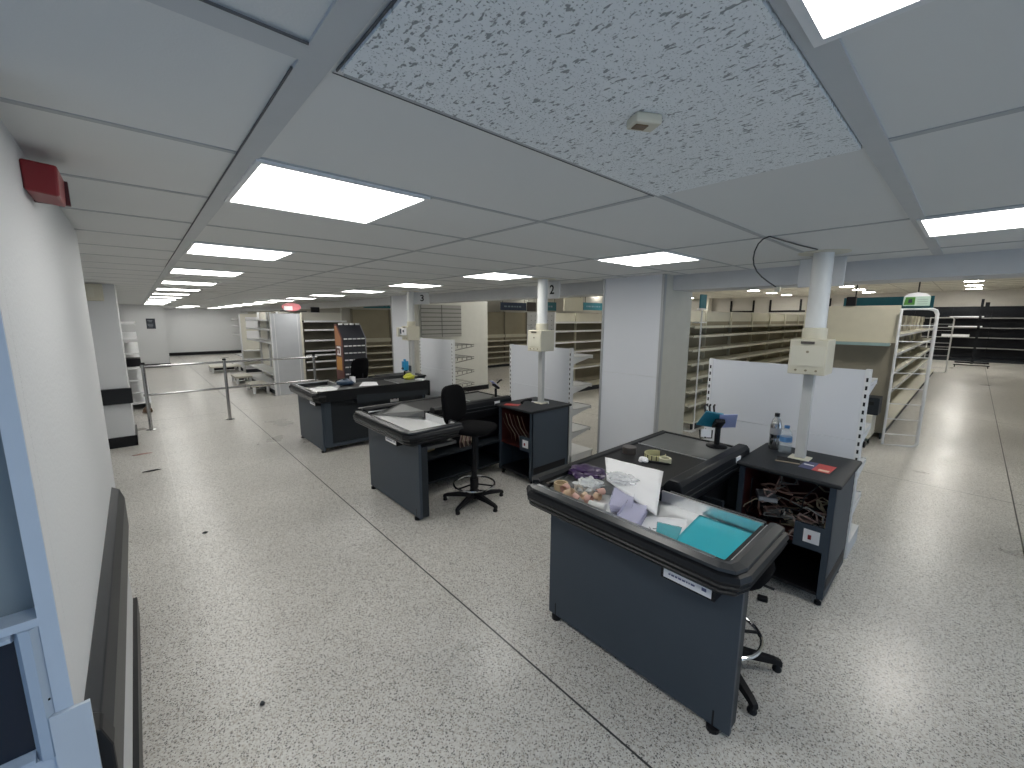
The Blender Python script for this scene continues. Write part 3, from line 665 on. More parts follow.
# ---- card terminals
def terminal(loc, rz, label, kind=0):
    t = thing('card_terminal_stand', loc, label, 'card terminal', 'card terminals at the rear of the counters', rz)
    MB().lathe([(.001, 0), (.060, 0), (.060, .008), (.050, .016), (.001, .018)], n=28).build('base', 'black', t, smooth=True)
    MB().lathe([(.016, .015), (.016, .12), (.020, .125)], n=18).build('post', 'black', t)
    c = MB(); c.box(-.05, .05, -.028, .028, -.012, .014); c.xf(Matrix.Translation((0, 0, .15)) @ Matrix.Rotation(R(35), 4, 'Y')); c.build('cradle', 'black', t, bevel=.005)
    if kind == 0:
        c = MB(); c.box(-.075, .075, .0, .105, 0, .010); c.xf(Matrix.Translation((-.0, .0, .165)) @ Matrix.Rotation(R(50), 4, 'Y') @ Matrix.Rotation(R(12), 4, 'Z')); c.build('teal_holder', mat('teal_plastic', (.015, .20, .30), .35), t, bevel=.004)
        for q in range(3):
            MB().tube([(.035, .02+.025*q, .215), (.055, .02+.025*q, .250), (.075, .01+.025*q, .255)], .006, 8).build('clip', 'black', t)
        c = MB(); c.box(-.085, .085, -.10, -.005, .010, .012); c.xf(Matrix.Translation((0, 0, .155)) @ Matrix.Rotation(R(42), 4, 'Y') @ Matrix.Rotation(R(-10), 4, 'Z')); lf = c.build('leaflet', mat('leaflet_blue', (.50, .58, .95), .3), t)
        c = MB(); c.box(.012, .086, -.10, -.005, .0121, .013); c.xf(Matrix.Translation((0, 0, .155)) @ Matrix.Rotation(R(42), 4, 'Y') @ Matrix.Rotation(R(-10), 4, 'Z')); c.build('leaflet_picture', mat('leaflet_red', (.32, .08, .06), .3), lf)
        c = MB(); c.box(-.055, -.05, .05, .105, .075, .125); c.build('price_card', 'paper', t); c = MB(); c.tube([(-.057, .045, .12), (-.057, .045, .07), (-.057, .11, .065), (-.057, .115, .12)], .004, 6); c.build('card_frame', 'black', t)
    elif kind == 1:
        c = MB(); c.box(-.07, .07, -.03, .03, 0, .012); c.xf(Matrix.Translation((0, .03, .17)) @ Matrix.Rotation(R(40), 4, 'Y')); c.build('leaflet', mat('leaflet_lilac', (.30, .32, .60), .3), t)
        MB().tube([(.02, 0, .19), (.05, -.03, .23), (.06, -.05, .235)], .010, 8).build('clip', 'black', t)
    else:
        c = MB(); c.box(-.03, .06, -.035, .035, .14, .29); c.build('blue_card', mat('bright_blue', (.02, .25, .50), .4), t)
        for q in (-.02, .02): MB().tube([(.01, q, .29), (.01, q, .325)], .012, 8).build('clip', mat('bright_blue', (.02, .25, .50), .4), t)
        MB().box(.065, .07, -.11, -.03, .12, .22).build('grey_card', 'slate', t)
    return t
tm = terminal((3.36, 1.27, .895), R(35), 'card terminal stand with teal holder and bluish leaflet on the nearest counter', 0); tm.scale = (1.3, 1.3, 1.25)
terminal((3.34, 4.0, .895), R(0), 'card terminal stand with lilac leaflet on the counter by the black chair', 1)
terminal((3.30, 6.35, .895), R(0), 'card terminal stand with bright blue cards on the farthest counter', 2)
o = crumple((0, 0, 0), (.07, .09, .05), .4, 15, None, 3, 4).build('yellow_pouch', mat('yellow_wrap', (.60, .60, .06), .4), loc=(3.30, 6.20, .945)); tag(o, 'yellow packet beside the bright blue cards on the farthest counter', 'packet')
o = MB().box(-.05, .05, -.07, .07, 0, .02, R(20)).build('white_pad', 'paper', loc=(3.40, 6.0, .897)); tag(o, 'small white pad at the rear end of the farthest counter', 'notepad')
t = thing('card_terminal', (2.28, 6.30, .895), 'dark blue card terminal with cable on the belt of the farthest counter', 'card terminal')
crumple((0, 0, 0), (.13, .10, .045), .35, 22, None, 3, 3).build('body', mat('navy_plastic', (.02, .05, .10), .4), t, loc=(0, 0, .045)); MB().lathe([(.05, 0), (.05, .06), (.02, .10)], (-.0, .0), 14).build('stand', 'black', t); MB().box(.08, .14, -.06, .02, .03, .12).build('white_label', 'paper', t)
sheet([(2.38, 6.03), (2.60, 6.42), (2.78, 6.30), (2.66, 5.98)], .893, 'paper', 'paper_sheet', 'white paper sheet lying on the belt of the farthest counter', 'paper', amp=.003, seed=6)
t = thing('sticker_sign', (2.92, 5.78, .68), 'white square sticker with a dark red arch on the farthest counter side', 'sticker')
t.location = (2.92, 5.9885, .60)
MB().box(-.07, .07, -.002, .0, 0, .14).build('backing', 'paper', t); b = MB(); b.prism([(.05*math.cos(R(a)), .04+.06*math.sin(R(a))) for a in range(0, 181, 15)]+[(.02*math.cos(R(a)), .04+.03*math.sin(R(a))) for a in range(180, -1, -20)], -.003, -.002, 'y'); b.build('arch_mark', mat('maroon', (.10, .01, .02), .5), t)
# ---- things on and in the cabinets
def bottle(loc, label, r, h, body, cap, band):
    t = thing('water_bottle', loc, label, 'bottle')
    MB().lathe([(.001, 0), (r*.9, 0), (r, .008), (r, h*.30), (r*.95, h*.33), (r, h*.36), (r, h*.66), (r*.75, h*.80), (r*.42, h*.88), (r*.40, h*.93)], n=24).build('body', body, t, smooth=True)
    MB().lathe([(r*.44, h*.91), (r*.44, h), (.001, h)], n=20).build('cap', cap, t)
    MB().lathe([(r*1.01, h*.42), (r*1.01, h*.60)], n=24).build('band', band, t); return t
bottle((3.70, .96, .88), 'tall steel drinking bottle with black cap on the nearest cabinet', .040, .29, 'chromed', 'black', mat('bottle_band', (.30, .31, .33), .35))
bottle((3.655, .875, .88), 'clear plastic water bottle with blue label on the nearest cabinet', .042, .215, mat('clear_pet', (.62, .70, .75), .08, alpha=.28), mat('blue_cap', (.05, .18, .45), .4), mat('blue_label', (.10, .25, .50), .4))
t = thing('leaflet', (3.44, .60, .8805), 'red and navy printed leaflet lying on the nearest cabinet top', 'leaflet', None, R(-2))
MB().box(-.09, .10, -.07, .03, 0, .002).build('red_half', mat('print_red', (.45, .03, .02), .35), t); MB().box(-.09, .10, .03, .11, 0, .002).build('navy_half', mat('print_navy', (.02, .03, .12), .35), t)
MB().box(-.07, -.03, -.06, .0, .002, .0025).build('pale_picture', mat('print_pale', (.75, .55, .40), .35), t); MB().box(.0, .02, .04, .10, .002, .0025).build('pale_stripe', 'paper', t)
t = thing('cable_port', (3.46, .79, .8803), 'open cable hole with bare wooden edge in the nearest cabinet top', 'cable hole')
MB().box(-.05, .07, -.06, .08, 0, .0015, R(15)).build('hole', 'dark', t); MB().box(-.06, -.04, -.06, .09, 0, .003, R(15), (0, 0)).build('wooden_edge', mat('raw_wood', (.25, .20, .14), .6), t)
# cables
rc = random.Random(9)
cm = [mat('cable_beige', (.42, .36, .26), .5), mat('cable_grey', (.22, .22, .21), .5), mat('cable_brown', (.16, .09, .07), .5), 'black', mat('cable_pink', (.38, .27, .24), .5)]
t = thing('cable_tangle', (3.24, .50, .42), 'tangle of beige, brown and black cables spilling from the nearest cabinet', 'cables')
for k in range(34):
    pts = []; x, y, z = rc.uniform(.02, .3), rc.uniform(.0, .48), rc.uniform(.02, .16)
    if k < 8: z = .40; pts.append((x, y, .415))
    for q in range(9):
        x = min(.38, max(-.03, x+rc.uniform(-.09, .08))); y = min(.49, max(.01, y+rc.uniform(-.12, .12))); z = min(.20 if k > 7 else .3, max(.012, z+rc.uniform(-.08, .05)))
        pts.append((x, y, z))
    sm = []
    for q in range(len(pts)-1):
        for f_ in (0, .33, .66): sm.append(tuple(Vector(pts[q]).lerp(Vector(pts[q+1]), f_)))
    MB().tube(sm, rc.choice([.004, .005, .007]), 7).build('cable', cm[k % 5], t, smooth=True)
for k in range(6):
    crumple((0, 0, 0), (.05, .06, .035), .4, 30+k, None, 2, 5).build('plug_bundle', cm[(1, 4, 0, 1, 4, 3)[k]], t, loc=(.10+.02*k, .06+.075*k, .06+.02*(k % 2)))
o = MB().box(-.08, .08, -.06, .06, 0, .035, R(25)).build('network_box', mat('box_grey', (.30, .31, .33), .4), loc=(3.33, .88, .60), bevel=.004); tag(o, 'small pale grey box sitting on the cable tangle', 'network box')
t = thing('cable_tangle', (3.26, 3.24, .42), 'few red and beige wires hanging inside the second cabinet', 'cables')
for k in range(6):
    y = .10+.07*k; MB().tube([(.0, y+.1, .34), (-.02, y+.02, .22), (.02, y-.05, .10), (.06, y-.02, .008)], .004, 6).build('cable', cm[(2, 0, 2, 4, 0, 2)[k]], t)
t = thing('cable_tangle', (2.66, 3.86, .66), 'red and pink wires dangling beneath the counter behind the black chair', 'cables')
for k in range(9):
    x = .02*k; MB().tube([(x, 0, 0), (x+.02, -.03, -.08), (x-.02, -.05, -.17), (x+.01*(k % 3), -.03, -.25)], .006, 6).build('cable', (cm[4], cm[2], cm[0])[k % 3], t)
o = MB().box(-.10, .12, -.10, .10, 0, .06, R(10)).build('cardboard_box', mat('cardboard', (.30, .22, .11), .7), loc=(2.25, 4.02, .421), bevel=.003); tag(o, 'flat cardboard box on the shelf inside the second counter', 'box')
o = MB().box(-.05, .05, -.05, .05, 0, .06, R(25)).build('yellow_pouch', mat('yellow_wrap', (.60, .60, .06), .4), loc=(3.10, 1.12, .421), bevel=.01); tag(o, 'yellow packet on the shelf under the nearest counter', 'packet')
t = thing('phone_handset', (3.45, 3.55, .88), 'black handset lying on the second cabinet beside its cable', 'telephone handset')
MB().tube([(-.08, 0, .018), (-.04, .01, .035), (.03, .01, .04), (.08, 0, .03)], [.018, .013, .013, .02], 12).build('handset', 'black', t, smooth=True)
MB().tube([(.08, 0, .012), (.14, -.05, .006), (.22, -.02, .006), (.26, -.12, .006), (.18, -.2, .006)], .005, 6).build('cord', 'paper', t)
o = MB().box(-.05, .05, -.09, .09, 0, .003, R(30)).build('leaflet', mat('print_red', (.45, .03, .02), .35), loc=(3.26, 3.60, .8805)); tag(o, 'flat red and white leaflet at the corner of the second cabinet', 'leaflet')
o = MB().box(-.022, .022, -.03, .03, 0, .03, R(20)).build('rubber_plug', 'black', loc=(3.0, .75, 0), bevel=.006); tag(o, 'small black rubber block on the floor before the nearest cabinet', 'rubber block')
# ceiling cable
t = thing('hanging_cable', (2.66, .84, ZC), 'thin black cable hanging from the ceiling above the nearest cabinet', 'cable')
MB().tube([(.02, -.02, 0), (.005, .012, -.015), (-.008, .03, -.04), (-.016, .042, -.08), (-.018, .045, -.12), (-.014, .04, -.155), (-.005, .025, -.19), (.006, .0, -.222), (.022, -.03, -.25), (.036, -.055, -.27), (.05, -.07, -.285)], .0038, 8).build('cable', mat('cable_dark', (.06, .06, .06), .5), t, smooth=True)
MB().box(.04, .06, -.085, -.06, -.305, -.28).build('connector', 'cream', t)
MB().tube([(.02, -.02, -.004), (.18, -.05, -.012), (.42, -.06, -.008), (.72, -.09, -.004)], .004, 6).build('cable_run', mat('cable_dark', (.06, .06, .06), .5), t)

# ================================================================== REAR SHOP
def bay(label, group, w=1.25, D=.45, H=2.05, zs=(.5, .85, 1.2, 1.55), back='tan', shelf='creamm', header=.22, rail='white', up='creamm', hdr='creambd', base='creamm', deep=.40, name='shelving_bay'):
    t = thing(name, (0, 0, 0), label, 'shelving', group)
    MB().box(.0, w, D-.03, D, .12, H-header).build('back_panel', back, t)
    if header: MB().box(.015, w-.015, D-.05, D, H-header, H).build('header_panel', hdr, t)
    MB().box(-.02, .02, D-.08, D+.0, .0, H).build('upright', up, t)
    MB().box(0, w, .0, D, .12, .15).build('base_shelf', base, t); MB().box(0, w, .02, .04, 0, .12).build('plinth', 'slate2', t)
    for z in zs:
        MB().box(.01, w-.01, D-deep, D-.03, z, z+.02).build('shelf', base, t)
        MB().box(.01, w-.01, D-deep-.012, D-deep, z-.012, z+.032).build('price_rail', rail, t)
    return t
ORD = ['first', 'second', 'third', 'fourth', 'fifth', 'sixth', 'seventh', 'eighth', 'ninth', 'tenth', 'eleventh']
def run(x, y, rz, n, what, group, w=1.25, **k):
    p = bay('', group, w=w, **k)
    for i in range(n):
        loc = (x+w*i*math.cos(rz), y+w*i*math.sin(rz), 0); lab = '%s, %s from %s' % (what, ORD[i], 'left' if rz == 0 else 'the near end' if rz > 0 else 'the far end')
        if i == 0: p.location = loc; p.rotation_euler = (0, 0, rz); p['label'] = lab
        else: dup(p, loc, rz, lab)
# aisle run on the right
run(8.75, .78, 0, 10, 'cream shelving bay along the right-hand aisle', 'right aisle shelving', D=.50, H=2.02, zs=(.55, .9, 1.25, 1.6), header=.18, deep=.36, hdr='tan')
t = thing('display_end_unit', (8.45, .93, 0), 'wide cream end unit with a teal edged ledge behind the nearest board', 'shelving')
MB().box(0, .05, -.17, 1.02, 1.56, 2.12).build('upper_panel', mat('end_unit_cream', (.52, .49, .39), .55), t); MB().box(.01, .05, -.17, 1.02, .16, 1.56).build('pegboard', 'tand', t)
MB().box(-.12, .05, -.12, 1.02, 1.525, 1.55).build('ledge', 'creamm', t); MB().box(-.13, -.12, -.12, 1.02, 1.515, 1.562).build('ledge_edge', mat('pale_teal', (.25, .36, .36), .4), t)
MB().box(-.08, .05, 0, 1.02, .13, .16).build('base_shelf', 'creamm', t); MB().box(-.06, .03, .02, 1.0, 0, .13).build('plinth', 'tand', t)
o = MB().box(-.05, .05, -.08, .08, 0, .03).build('dark_tray', 'slate2', loc=(8.40, 1.72, 1.5505)); tag(o, 'small dark tray on the teal edged ledge of the cream end unit', 'tray')
# trolley in front of it
t = thing('platform_trolley', (7.9, .85, 0), 'cream platform trolley with small wheels beside the wire ladder', 'trolley')
MB().box(0, .5, 0, .7, .16, .20).build('platform', 'creamm', t, bevel=.01); MB().box(.02, .48, .02, .68, .12, .16).build('frame', mat('green_frame', (.05, .10, .08), .5), t); MB().box(.06, .48, .0, .6, .20, .50).build('crate', 'creambd', t, bevel=.01)
for x, y in ((.07, .05), (.43, .05), (.07, .65), (.43, .65)): MB().tube([(x, y-.012, .05), (x, y+.012, .05)], .05, 14).build('wheel', 'black', t); 
for x, y in ((.07, .05), (.43, .05), (.07, .65), (.43, .65)): MB().box(x-.012, x+.012, y-.02, y+.02, .06, .13).build('castor_fork', 'chromed', t)
t = thing('dark_crate', (8.02, .80, .501), 'dark grey crate standing on the cream platform trolley', 'crate')
MB().box(0, .3, 0, .22, 0, .26).build('body', 'slate2', t, bevel=.01); MB().box(-.004, 0, .06, .16, .15, .20).build('hand_hole', 'dark', t)
def ladder(loc, rz, w, h, label):
    t = thing('wire_ladder_frame', loc, label, 'wire frame', 'white wire ladder frames', rz)
    pts = [(0, 0, .013), (0, 0, h), (w-.06, 0, h), (w-.02, 0, h-.02), (w, 0, h-.07), (w, 0, .07), (w-.02, 0, .03), (w-.06, 0, .013)]
    MB().tube(pts, .018, 8, closed=True).build('outer_tube', 'white', t)
    MB().tube([(w+.03, .10, .02), (w+.03, .10, h-.08), (w, .10, h-.02), (w-.07, .10, h), (0, .10, h)], .011, 8).build('second_tube', 'white', t)
    for k in range(8): MB().tube([(0, 0, .18+k*(h-.3)/7.5), (w, 0, .18+k*(h-.3)/7.5)], .008, 6).build('rung', 'white', t)
    return t
ladder((8.38, .74, 0), R(-62), .42, 2.06, 'tall white wire ladder frame at the near end of the aisle shelving')
ladder((21.7, 1.10, 0), R(-80), .60, 2.0, 'distant white wire ladder frame before the black shelving')
t = thing('topper_sign', (8.60, .47, 2.11), 'green and white domed sign on top of the near wire ladder', 'sign', None, R(-75)) 
t.rotation_euler = (0, 0, 0); t.scale = (.8, .8, .8)
b = MB(); b.prism([(0, 0), (.36, 0), (.36, .17), (.30, .22), (.18, .25), (.06, .22), (0, .17)], 0, .02, 'x').build('panel', mat('sign_pale_green', (.45, .58, .50), .4), t)
MB().prism([(0.0, .17), (.36, .17), (.30, .22), (.18, .25), (.06, .22)], -.003, 0, 'x').build('dome', 'paper', t)
MB().prism([(.20, .02), (.35, .02), (.33, .16), (.20, .16)], -.003, 0, 'x').build('green_patch', mat('leaf_green', (.06, .20, .03), .5), t)
MB().prism([(.235, .06), (.29, .05), (.29, .12), (.24, .13)], -.005, -.003, 'x').build('dark_mark', 'ink', t)
MB().box(-.01, .03, -.02, .50, -.035, 0).build('rail', mat('dark_teal', (.008, .05, .06), .4), t)
for q in range(3): MB().box(-.004, -.003, .03, .17, .03+.04*q, .04+.04*q).build('faint_print_line', mat('grey_print', (.30, .36, .34), .6), t)
# teal fascia behind it
t = thing('fascia_board', (12.0, 1.05, 2.12), 'long teal fascia board above the cream end unit', 'fascia board'); MB().box(0, .04, -.45, 1.0, 0, .27).build('board', 'tealsign', t)
for y in (-.2, .8): MB().tube([(.02, y, .27), (.02, y, ZR-2.12)], .012, 6).build('hanging_rod', 'black', t)
o = MB().box(-.04, .04, -.06, .06, 0, .14).build('black_clip', 'black', loc=(8.47, 1.35, 2.121)); tag(o, 'small black clip on the top edge of the cream end unit', 'clip')
# middle run
run(6.95, 3.05, 0, 9, 'tan shelving bay seen right of the clad column', 'middle shelving run', D=.50, H=2.06, zs=(.40, .64, .88, 1.12, 1.36, 1.60, 1.76), header=.20, back='tan', rail='creamm')
t = thing('flag_stand', (6.93, 3.02, 0), 'thin white upright frame with a small teal flag beside the clad column', 'flag stand')
MB().tube([(0, 0, 0), (0, 0, 2.06)], .013, 8).build('pole', 'white', t); MB().box(-.12, .16, -.02, .10, 1.84, 1.86).build('small_shelf', 'white', t); MB().box(-.10, .12, -.01, .01, 2.08, 2.30).build('flag', 'tealsign', t); MB().box(-.13, .10, -.03, .03, 2.055, 2.08).build('flag_holder', 'white', t)
MB().box(-.10, .08, -.015, .25, 0, .015).build('foot', 'white', t)
# second middle run behind it, facing away at an angle seen through the gap
run(7.55, 6.75, 0, 4, 'tan shelving bay seen left of the clad column', 'shelving left of the column', D=.50, H=2.05, zs=(.62, 1.05, 1.30, 1.58, 1.80), header=.22, back='tand', rail='white')
t = thing('pegboard_end', (7.48, 6.78, 0), 'white perforated end panel with hooks beside the second pole', 'end panel')
MB().box(0, .04, 0, .92, .1, 2.06).build('panel', 'white', t); MB().box(0, .05, -.02, .01, 0, 2.06).build('edge_post', 'white', t); MB().box(0, .05, .45, .48, 0, 2.06).build('edge_post', 'white', t); MB().box(-.05, .04, 0, .92, 0, .1).build('plinth', 'creamm', t)
k = MB(); rh = random.Random(4)
for i in range(12):
    for j in range(6): k.box(-.003, 0, .06+.14*j, .075+.14*j, .75+.11*i, .765+.11*i)
k.build('peg_holes', 'dark', t)['kind'] = 'stuff'
for i in range(8): y = .08+.1*rh.randint(0, 8); z = 1.5+.06*i; MB().tube([(0, y, z), (-.10, y, z), (-.12, y, z+.02)], .004, 5).build('hook', 'chromed', t)
# tall tan wall units at the back
def tallrun(x, y, n):
    p = None
    for i in range(n):
        lab = 'tan wall unit with tall back boards, %s from the left' % ORD[i]
        if p is None:
            p = thing('wall_unit', (x, y, 0), lab, 'shelving', 'tan wall units at the rear')
            MB().box(.02, 1.23, .42, .45, .1, 2.16).build('back_board', 'tan', p); MB().box(-.025, .02, .38, .46, 0, 2.18).build('upright', 'tand', p)
            MB().box(.02, 1.23, .36, .42, 1.14, 1.26).build('light_shelf', 'creamm', p); MB().box(0, 1.25, 0, .45, .10, .14).build('base_shelf', 'creamm', p); MB().box(0, 1.25, .02, .04, 0, .10).build('plinth', 'slate2', p)
            for z in (.35, .58, .80, 1.02):
                q = MB().box(.02, 1.23, .05, .42, z, z+.02).build('shelf', 'tand', p); MB().box(.02, 1.23, .035, .05, z-.015, z+.035).build('price_rail', 'creamm', q)
        else: dup(p, (x+1.25*i, y, 0), label=lab)
tallrun(5.0, 12.5, 11)
struct(MB().box(4.72, 20, 12.99, 13.12, 0, 3.3).build('wall_rear', mat('rear_wall_paint', (.47, .46, .42), .6)))
def hang_sign(x0, x1, z0, z1, y, m, label, marks=True):
    t = thing('hanging_sign', (x0, y, z0), label, 'sign', 'hanging department signs')
    MB().box(0, x1-x0, 0, .03, 0, z1-z0).build('panel', m, t)
    for x in (.1, x1-x0-.1): MB().tube([(x, .015, z1-z0), (x, .015, ZR-z0)], .008, 6).build('rod', 'black', t)
    if marks:
        rr = random.Random(int(x0*10)); x = .12*(x1-x0)
        while x < .8*(x1-x0): l = rr.uniform(.05, .14); MB().box(x, x+l, -.003, 0, .40*(z1-z0), .58*(z1-z0)).build('faint_letter_shape', mat('sign_letter', (.20, .30, .38), .5), t); x += l+.05
hang_sign(10.45, 11.8, 2.22, 2.52, 12.2, 'navysign', 'navy hanging sign over the tan wall units at the rear')
hang_sign(11.85, 12.35, 2.20, 2.56, 12.2, mat('dark_poster', (.07, .06, .06), .5), 'dark square hanging picture next to the navy sign', False)
hang_sign(12.5, 13.6, 2.24, 2.6, 12.2, 'tealsign', 'teal hanging sign just left of the second pole')
hang_sign(5.1, 6.1, 2.20, 2.33, 12.2, 'tealsign', 'slim dark teal hanging sign over the tan wall units beside the farthest pole')
hang_sign(11.3, 12.5, 2.2, 2.45, 8.9, 'tealsign', 'dark teal hanging sign left of the clad column', True)
hang_sign(8.8, 9.6, 2.12, 2.5, 7.6, 'creamm', 'pale hanging panel behind the white perforated end panel', False)
# black rails hung on the rear right wall
for y1, y0_, nm in ((11.0, 9.55, 'left'), (8.7, 5.6, 'right')):
    t = thing('wall_rail', (29.49, y0_, 2.36), 'black U shaped rail on the rear wall, the %s one' % nm, 'wall rail')
    MB().box(-.06, 0, 0, y1-y0_, 0, .10).build('bottom_bar', 'black', t)
    for y in (0, y1-y0_-.1) + ((1.4,) if nm == 'right' else ()): MB().box(-.06, 0, y, y+.1, .1, .75).build('upright_bar', 'black', t)
t = thing('wall_duct', (28.9, 12.2, 0), 'pale pipe boxing on the rear wall above the middle shelving', 'duct'); t['kind'] = 'structure'
MB().box(0, .55, 0, .5, 0, ZR).build('boxing', 'creambd', t)
# black shelving along the right-hand wall
run(28.85, 6.0, R(-90), 7, 'black shelving bay on the far right wall', 'black wall shelving', w=1.3, D=.60, H=2.55, zs=(.62, 1.1, 1.55, 2.0), back='blackshelf', header=.3, rail='shelfedge', up='blackshelf', hdr='blackshelf', base='blackshelf', deep=.45)
for k, (y, z, w_) in enumerate(((1.0, 2.02, .9), (1.0, 1.57, .9), (1.2, 1.12, .75), (-1.6, 1.57, .9))):
    o = MB().box(-.30, .06, -w_, w_*.2, 0, .05+.06*(k == 2)).build('lit_shelf_slab', 'paper', loc=(28.9, y-.35, z+.025)); tag(o, ('upper pale slab as lit stretch of the black shelving left of the rolling stand', 'middle pale slab as lit stretch of the black shelving left of the rolling stand', 'thickest pale slab as lit stretch of the black shelving left of the rolling stand', 'pale slab as lit stretch of the black shelving right of the rolling stand')[k], 'panel')  # white slabs model the white-lit stretches of shelf
t = thing('rolling_stand', (25.3, -.1, 0), 'black rolling stand with a tall post in front of the black shelving', 'stand')
MB().box(-.05, .05, -.48, .48, .16, .22).build('base_bar', 'blackshelf', t); MB().box(-.3, .3, -.04, .04, .16, .22).build('base_bar', 'blackshelf', t); MB().box(-.25, -.2, -.5, .5, .08, .12).build('base_bar', 'blackshelf', t)
MB().box(-.03, .03, -.06, .02, .22, 2.75).build('post', 'blackshelf', t); MB().box(-.05, .05, -.24, .02, 2.20, 2.32).build('bracket', 'blackshelf', t); MB().box(-.02, .02, -.22, -.10, 2.2, 2.62).build('arm', 'blackshelf', t)
for x, y in ((-.22, -.46), (-.22, .46), (0, .46), (0, -.46)): MB().tube([(x, y-.015, .05), (x, y+.015, .05)], .05, 12).build('wheel', 'black', t)
# ------------------------------------------------------------------ entrance side shelving (far left and centre)
t = thing('end_panel_unit', (2.44, 11.32, 0), 'tall pale grey end panel behind the handrail', 'end panel')
MB().box(0, .64, 0, .05, 0, 2.0).build('panel', mat('pale_grey_panel', (.50, .52, .55), .5), t); MB().box(-.03, .0, -.01, .07, 0, 2.03).build('edge_post', 'white', t); MB().box(.06, .075, -.006, 0, .02, 1.98).build('seam_strip', 'white', t); MB().box(.57, .585, -.006, 0, .02, 1.98).build('seam_strip', 'white', t); MB().box(.64, .69, -.01, .07, 0, 2.03).build('edge_post', 'creamm', t)
run(3.18, 11.33, 0, 1, 'cream topped shelf bay behind the dark display stand', 'centre shelf bays', w=1.1, D=.50, H=2.04, zs=(.55, .76, .93, 1.04, 1.31, 1.58, 1.80), header=.22, back='tand', rail='white', deep=.42, base='slate2')
run(2.42, 14.9, R(-90), 3, 'white shelving with shelf tips towards the entrance aisle', 'white entrance shelving', w=1.15, D=.50, H=2.06, zs=(.45, 1.25, 1.58, 1.82), header=0, back='creambd', rail='white', base='white', up='white')
run(2.70, 19.6, R(-90), 2, 'farther white shelving down the entrance aisle', 'white entrance shelving', w=1.15, D=.75, H=2.03, zs=(.45, 1.25, 1.58, 1.82), header=0, back='creambd', rail='white', base='white', up='white', deep=.6)
run(2.72, 16.8, 0, 1, 'cream shelf bay with two white posters', 'white entrance shelving', w=.75, D=.4, H=2.03, zs=(.2, .45, .75), header=.0, back='creambd', rail='white', base='white', up='white')
o = MB().box(0, .40, -.01, 0, 0, .42).build('white_poster', 'paper', loc=(2.9, 17.16, 1.50)); tag(o, 'upper white poster on the cream shelf bay in the distance', 'poster')
o = MB().box(0, .42, -.01, 0, 0, .26).build('white_poster', 'paper', loc=(2.9, 17.16, 1.18)); tag(o, 'lower white poster on the cream shelf bay in the distance', 'poster')
def base_unit(loc, w, d, label):
    t = thing('base_shelf_unit', loc, label, 'low platform', 'bare base shelves beyond the handrail')
    MB().box(0, w, 0, d, .17, .22).build('deck', 'creambd', t, bevel=.005)
    for x in (.02, w-.08):
        for y in (.02, d-.08): MB().box(x, x+.06, y, y+.06, 0, .17).build('leg', 'white', t)
    MB().box(.1, w-.1, d-.05, d-.03, .02, .17).build('rear_board', 'black', t)
base_unit((1.99, 14.0, 0), .42, .8, 'low cream platform near the pale grey end panel'); base_unit((1.80, 17.4, 0), .88, .8, 'low cream platform farther down the entrance aisle')
base_unit((2.02, 11.9, 0), .40, .9, 'low cream base shelf at the foot of the pale grey end panel')
# left wall shelving beyond the pier
run(.10, 11.4, R(90), 4, 'white shelving on the left wall beyond the pier', 'left wall shelving', w=1.3, D=.70, deep=.6, H=1.95, zs=(.35, .6, .85, 1.15, 1.45, 1.75), header=0, back='creambd', rail='white', base='white', up='white')
o = crumple((0, 0, 0), (.07, .09, .06), .4, 40, None, 3, 3).build('brown_bundle', mat('bundle_brown', (.12, .07, .04), .8), loc=(.02, 10.9, .062)); tag(o, 'small brown bundle on the floor by the left wall shelving', 'bundle')
o = MB().box(-.15, .12, -.25, .25, 0, .16).build('black_case', 'black', loc=(-.10, 12.0, .871), bevel=.01); tag(o, 'black case lying on a shelf of the left wall shelving', 'case')
# notice on the far wall
t = thing('wall_notice', (.46, 20.79, 1.47), 'dark notice with pale lines on the far white wall', 'notice')
MB().box(-.13, .13, -.012, 0, 0, .38).build('board', mat('notice_navy', (.02, .025, .04), .5), t)
for q, (z, w_) in enumerate(((.30, .09), (.25, .06), (.16, .10), (.11, .10), (.06, .07))): MB().box(-w_, w_*.6, -.014, -.012, z, z+.018).build('faint_line', mat('notice_line', (.25, .27, .30), .6), t)
# oval red and white sign over the end panel
t = thing('oval_sign', (2.90, 11.28, 2.03), 'glossy pink and white oval sign above the grey end panel', 'sign')
MB().prism([(.22*math.cos(R(a)), .13+.10*math.sin(R(a))) for a in range(0, 360, 18)], 0, .03, 'y').build('oval', mat('sign_pink', (.62, .20, .22), .3), t)
MB().box(-.17, .02, -.004, 0, .05, .15).build('white_patch', 'paper', t); MB().box(-.25, .35, .03, .05, .02, .04).build('bar', 'slate2', t)
o = MB().box(-.01, .20, -.02, .02, 0, .14).build('dark_card', 'black', loc=(3.50, 11.78, 2.041)); tag(o, 'small black card clipped on top of the cream headed bay', 'card')
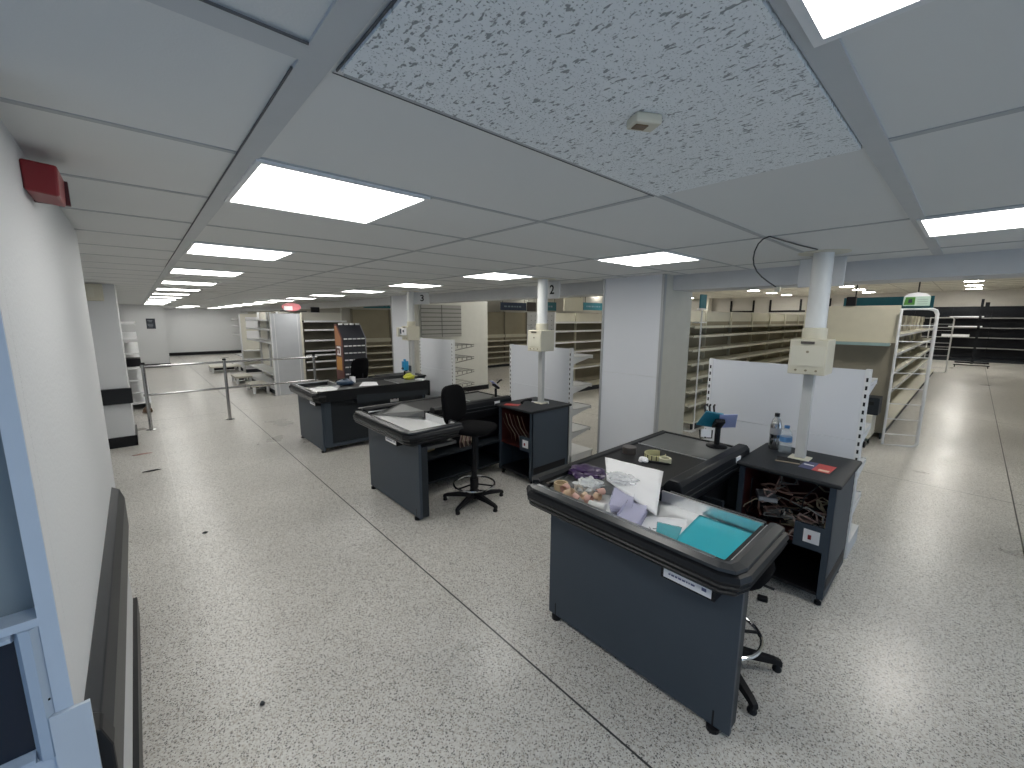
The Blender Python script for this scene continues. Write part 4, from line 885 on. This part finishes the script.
# dark display stand with orange side
t = thing('display_stand', (3.42, 9.45, 0), 'dark cardboard display stand with an orange side behind the farthest counter', 'display stand')
MB().prism([(0, 0), (.42, 0), (.42, 1.74), (.30, 1.76), (0, 1.45)], 0, .52, 'x').xf(Matrix.Identity(4)).build('body', mat('display_navy', (.025, .027, .036), .5), t)
MB().prism([(-.01, 0), (.42, 0), (.42, 1.74), (.30, 1.76), (-.01, 1.44)], -.02, 0, 'x').build('side_panel', mat('display_maroon', (.12, .045, .04), .5), t)
MB().prism([(-.01, 0), (.42, 0), (.42, 1.74), (.30, 1.76), (-.01, 1.44)], .52, .54, 'x').build('side_panel', mat('display_grey', (.32, .32, .35), .5), t)
MB().box(-.024, -.02, .05, .36, .72, 1.02).build('orange_block', mat('display_orange', (.50, .24, .05), .5), t)
MB().prism([(.05, 1.28), (.39, 1.28), (.39, 1.71), (.30, 1.72), (.05, 1.46)], -.024, -.02, 'x').build('orange_block', mat('display_orange2', (.40, .17, .07), .5), t)
b = MB(); b.box(-.028, -.024, .08, .12, 1.06, 1.26); b.box(-.028, -.024, .12, .30, 1.22, 1.26); b.box(-.028, -.024, .12, .30, 1.06, 1.10); b.box(-.028, -.024, .22, .26, 1.10, 1.18); b.build('white_letter_shape', 'paper', t)
for r0, z in enumerate((.62, .78, .94, 1.10, 1.26, 1.42)):
    for c0 in range(5): MB().box(.03+.10*c0, .10+.10*c0, -.03, .0, z, z+.025).build('pale_hook_label', 'white', t)
for c0 in range(4): MB().box(.02+.13*c0, .10+.13*c0, .22, .26, 1.74, 1.78).build('pale_hook_label', 'white', t)
# litter on the floor
for nm, lab, x, y, dx, dy, m_ in (('litter', 'thin dark strip of litter on the floor before the handrail', -.02, 6.68, .09, .02, 'black'), ('litter', 'small dark speck of dirt on the floor near the bumper rail', .28, 2.15, .010, .013, 'slate2'), ('litter', 'pinkish scrap on the floor beside the white pier', -.10, 7.6, .10, .03, mat('scrap_pink', (.45, .30, .27), .8)), ('litter', 'small brown scrap on the floor between pier and rail', .28, 4.38, .02, .015, 'slate2')):
    o = crumple((0, 0, 0), (dx, dy, .006), .4, x*7, None, 2, 4).build(nm, m_, loc=(x, y, .0065)); tag(o, lab, 'litter')
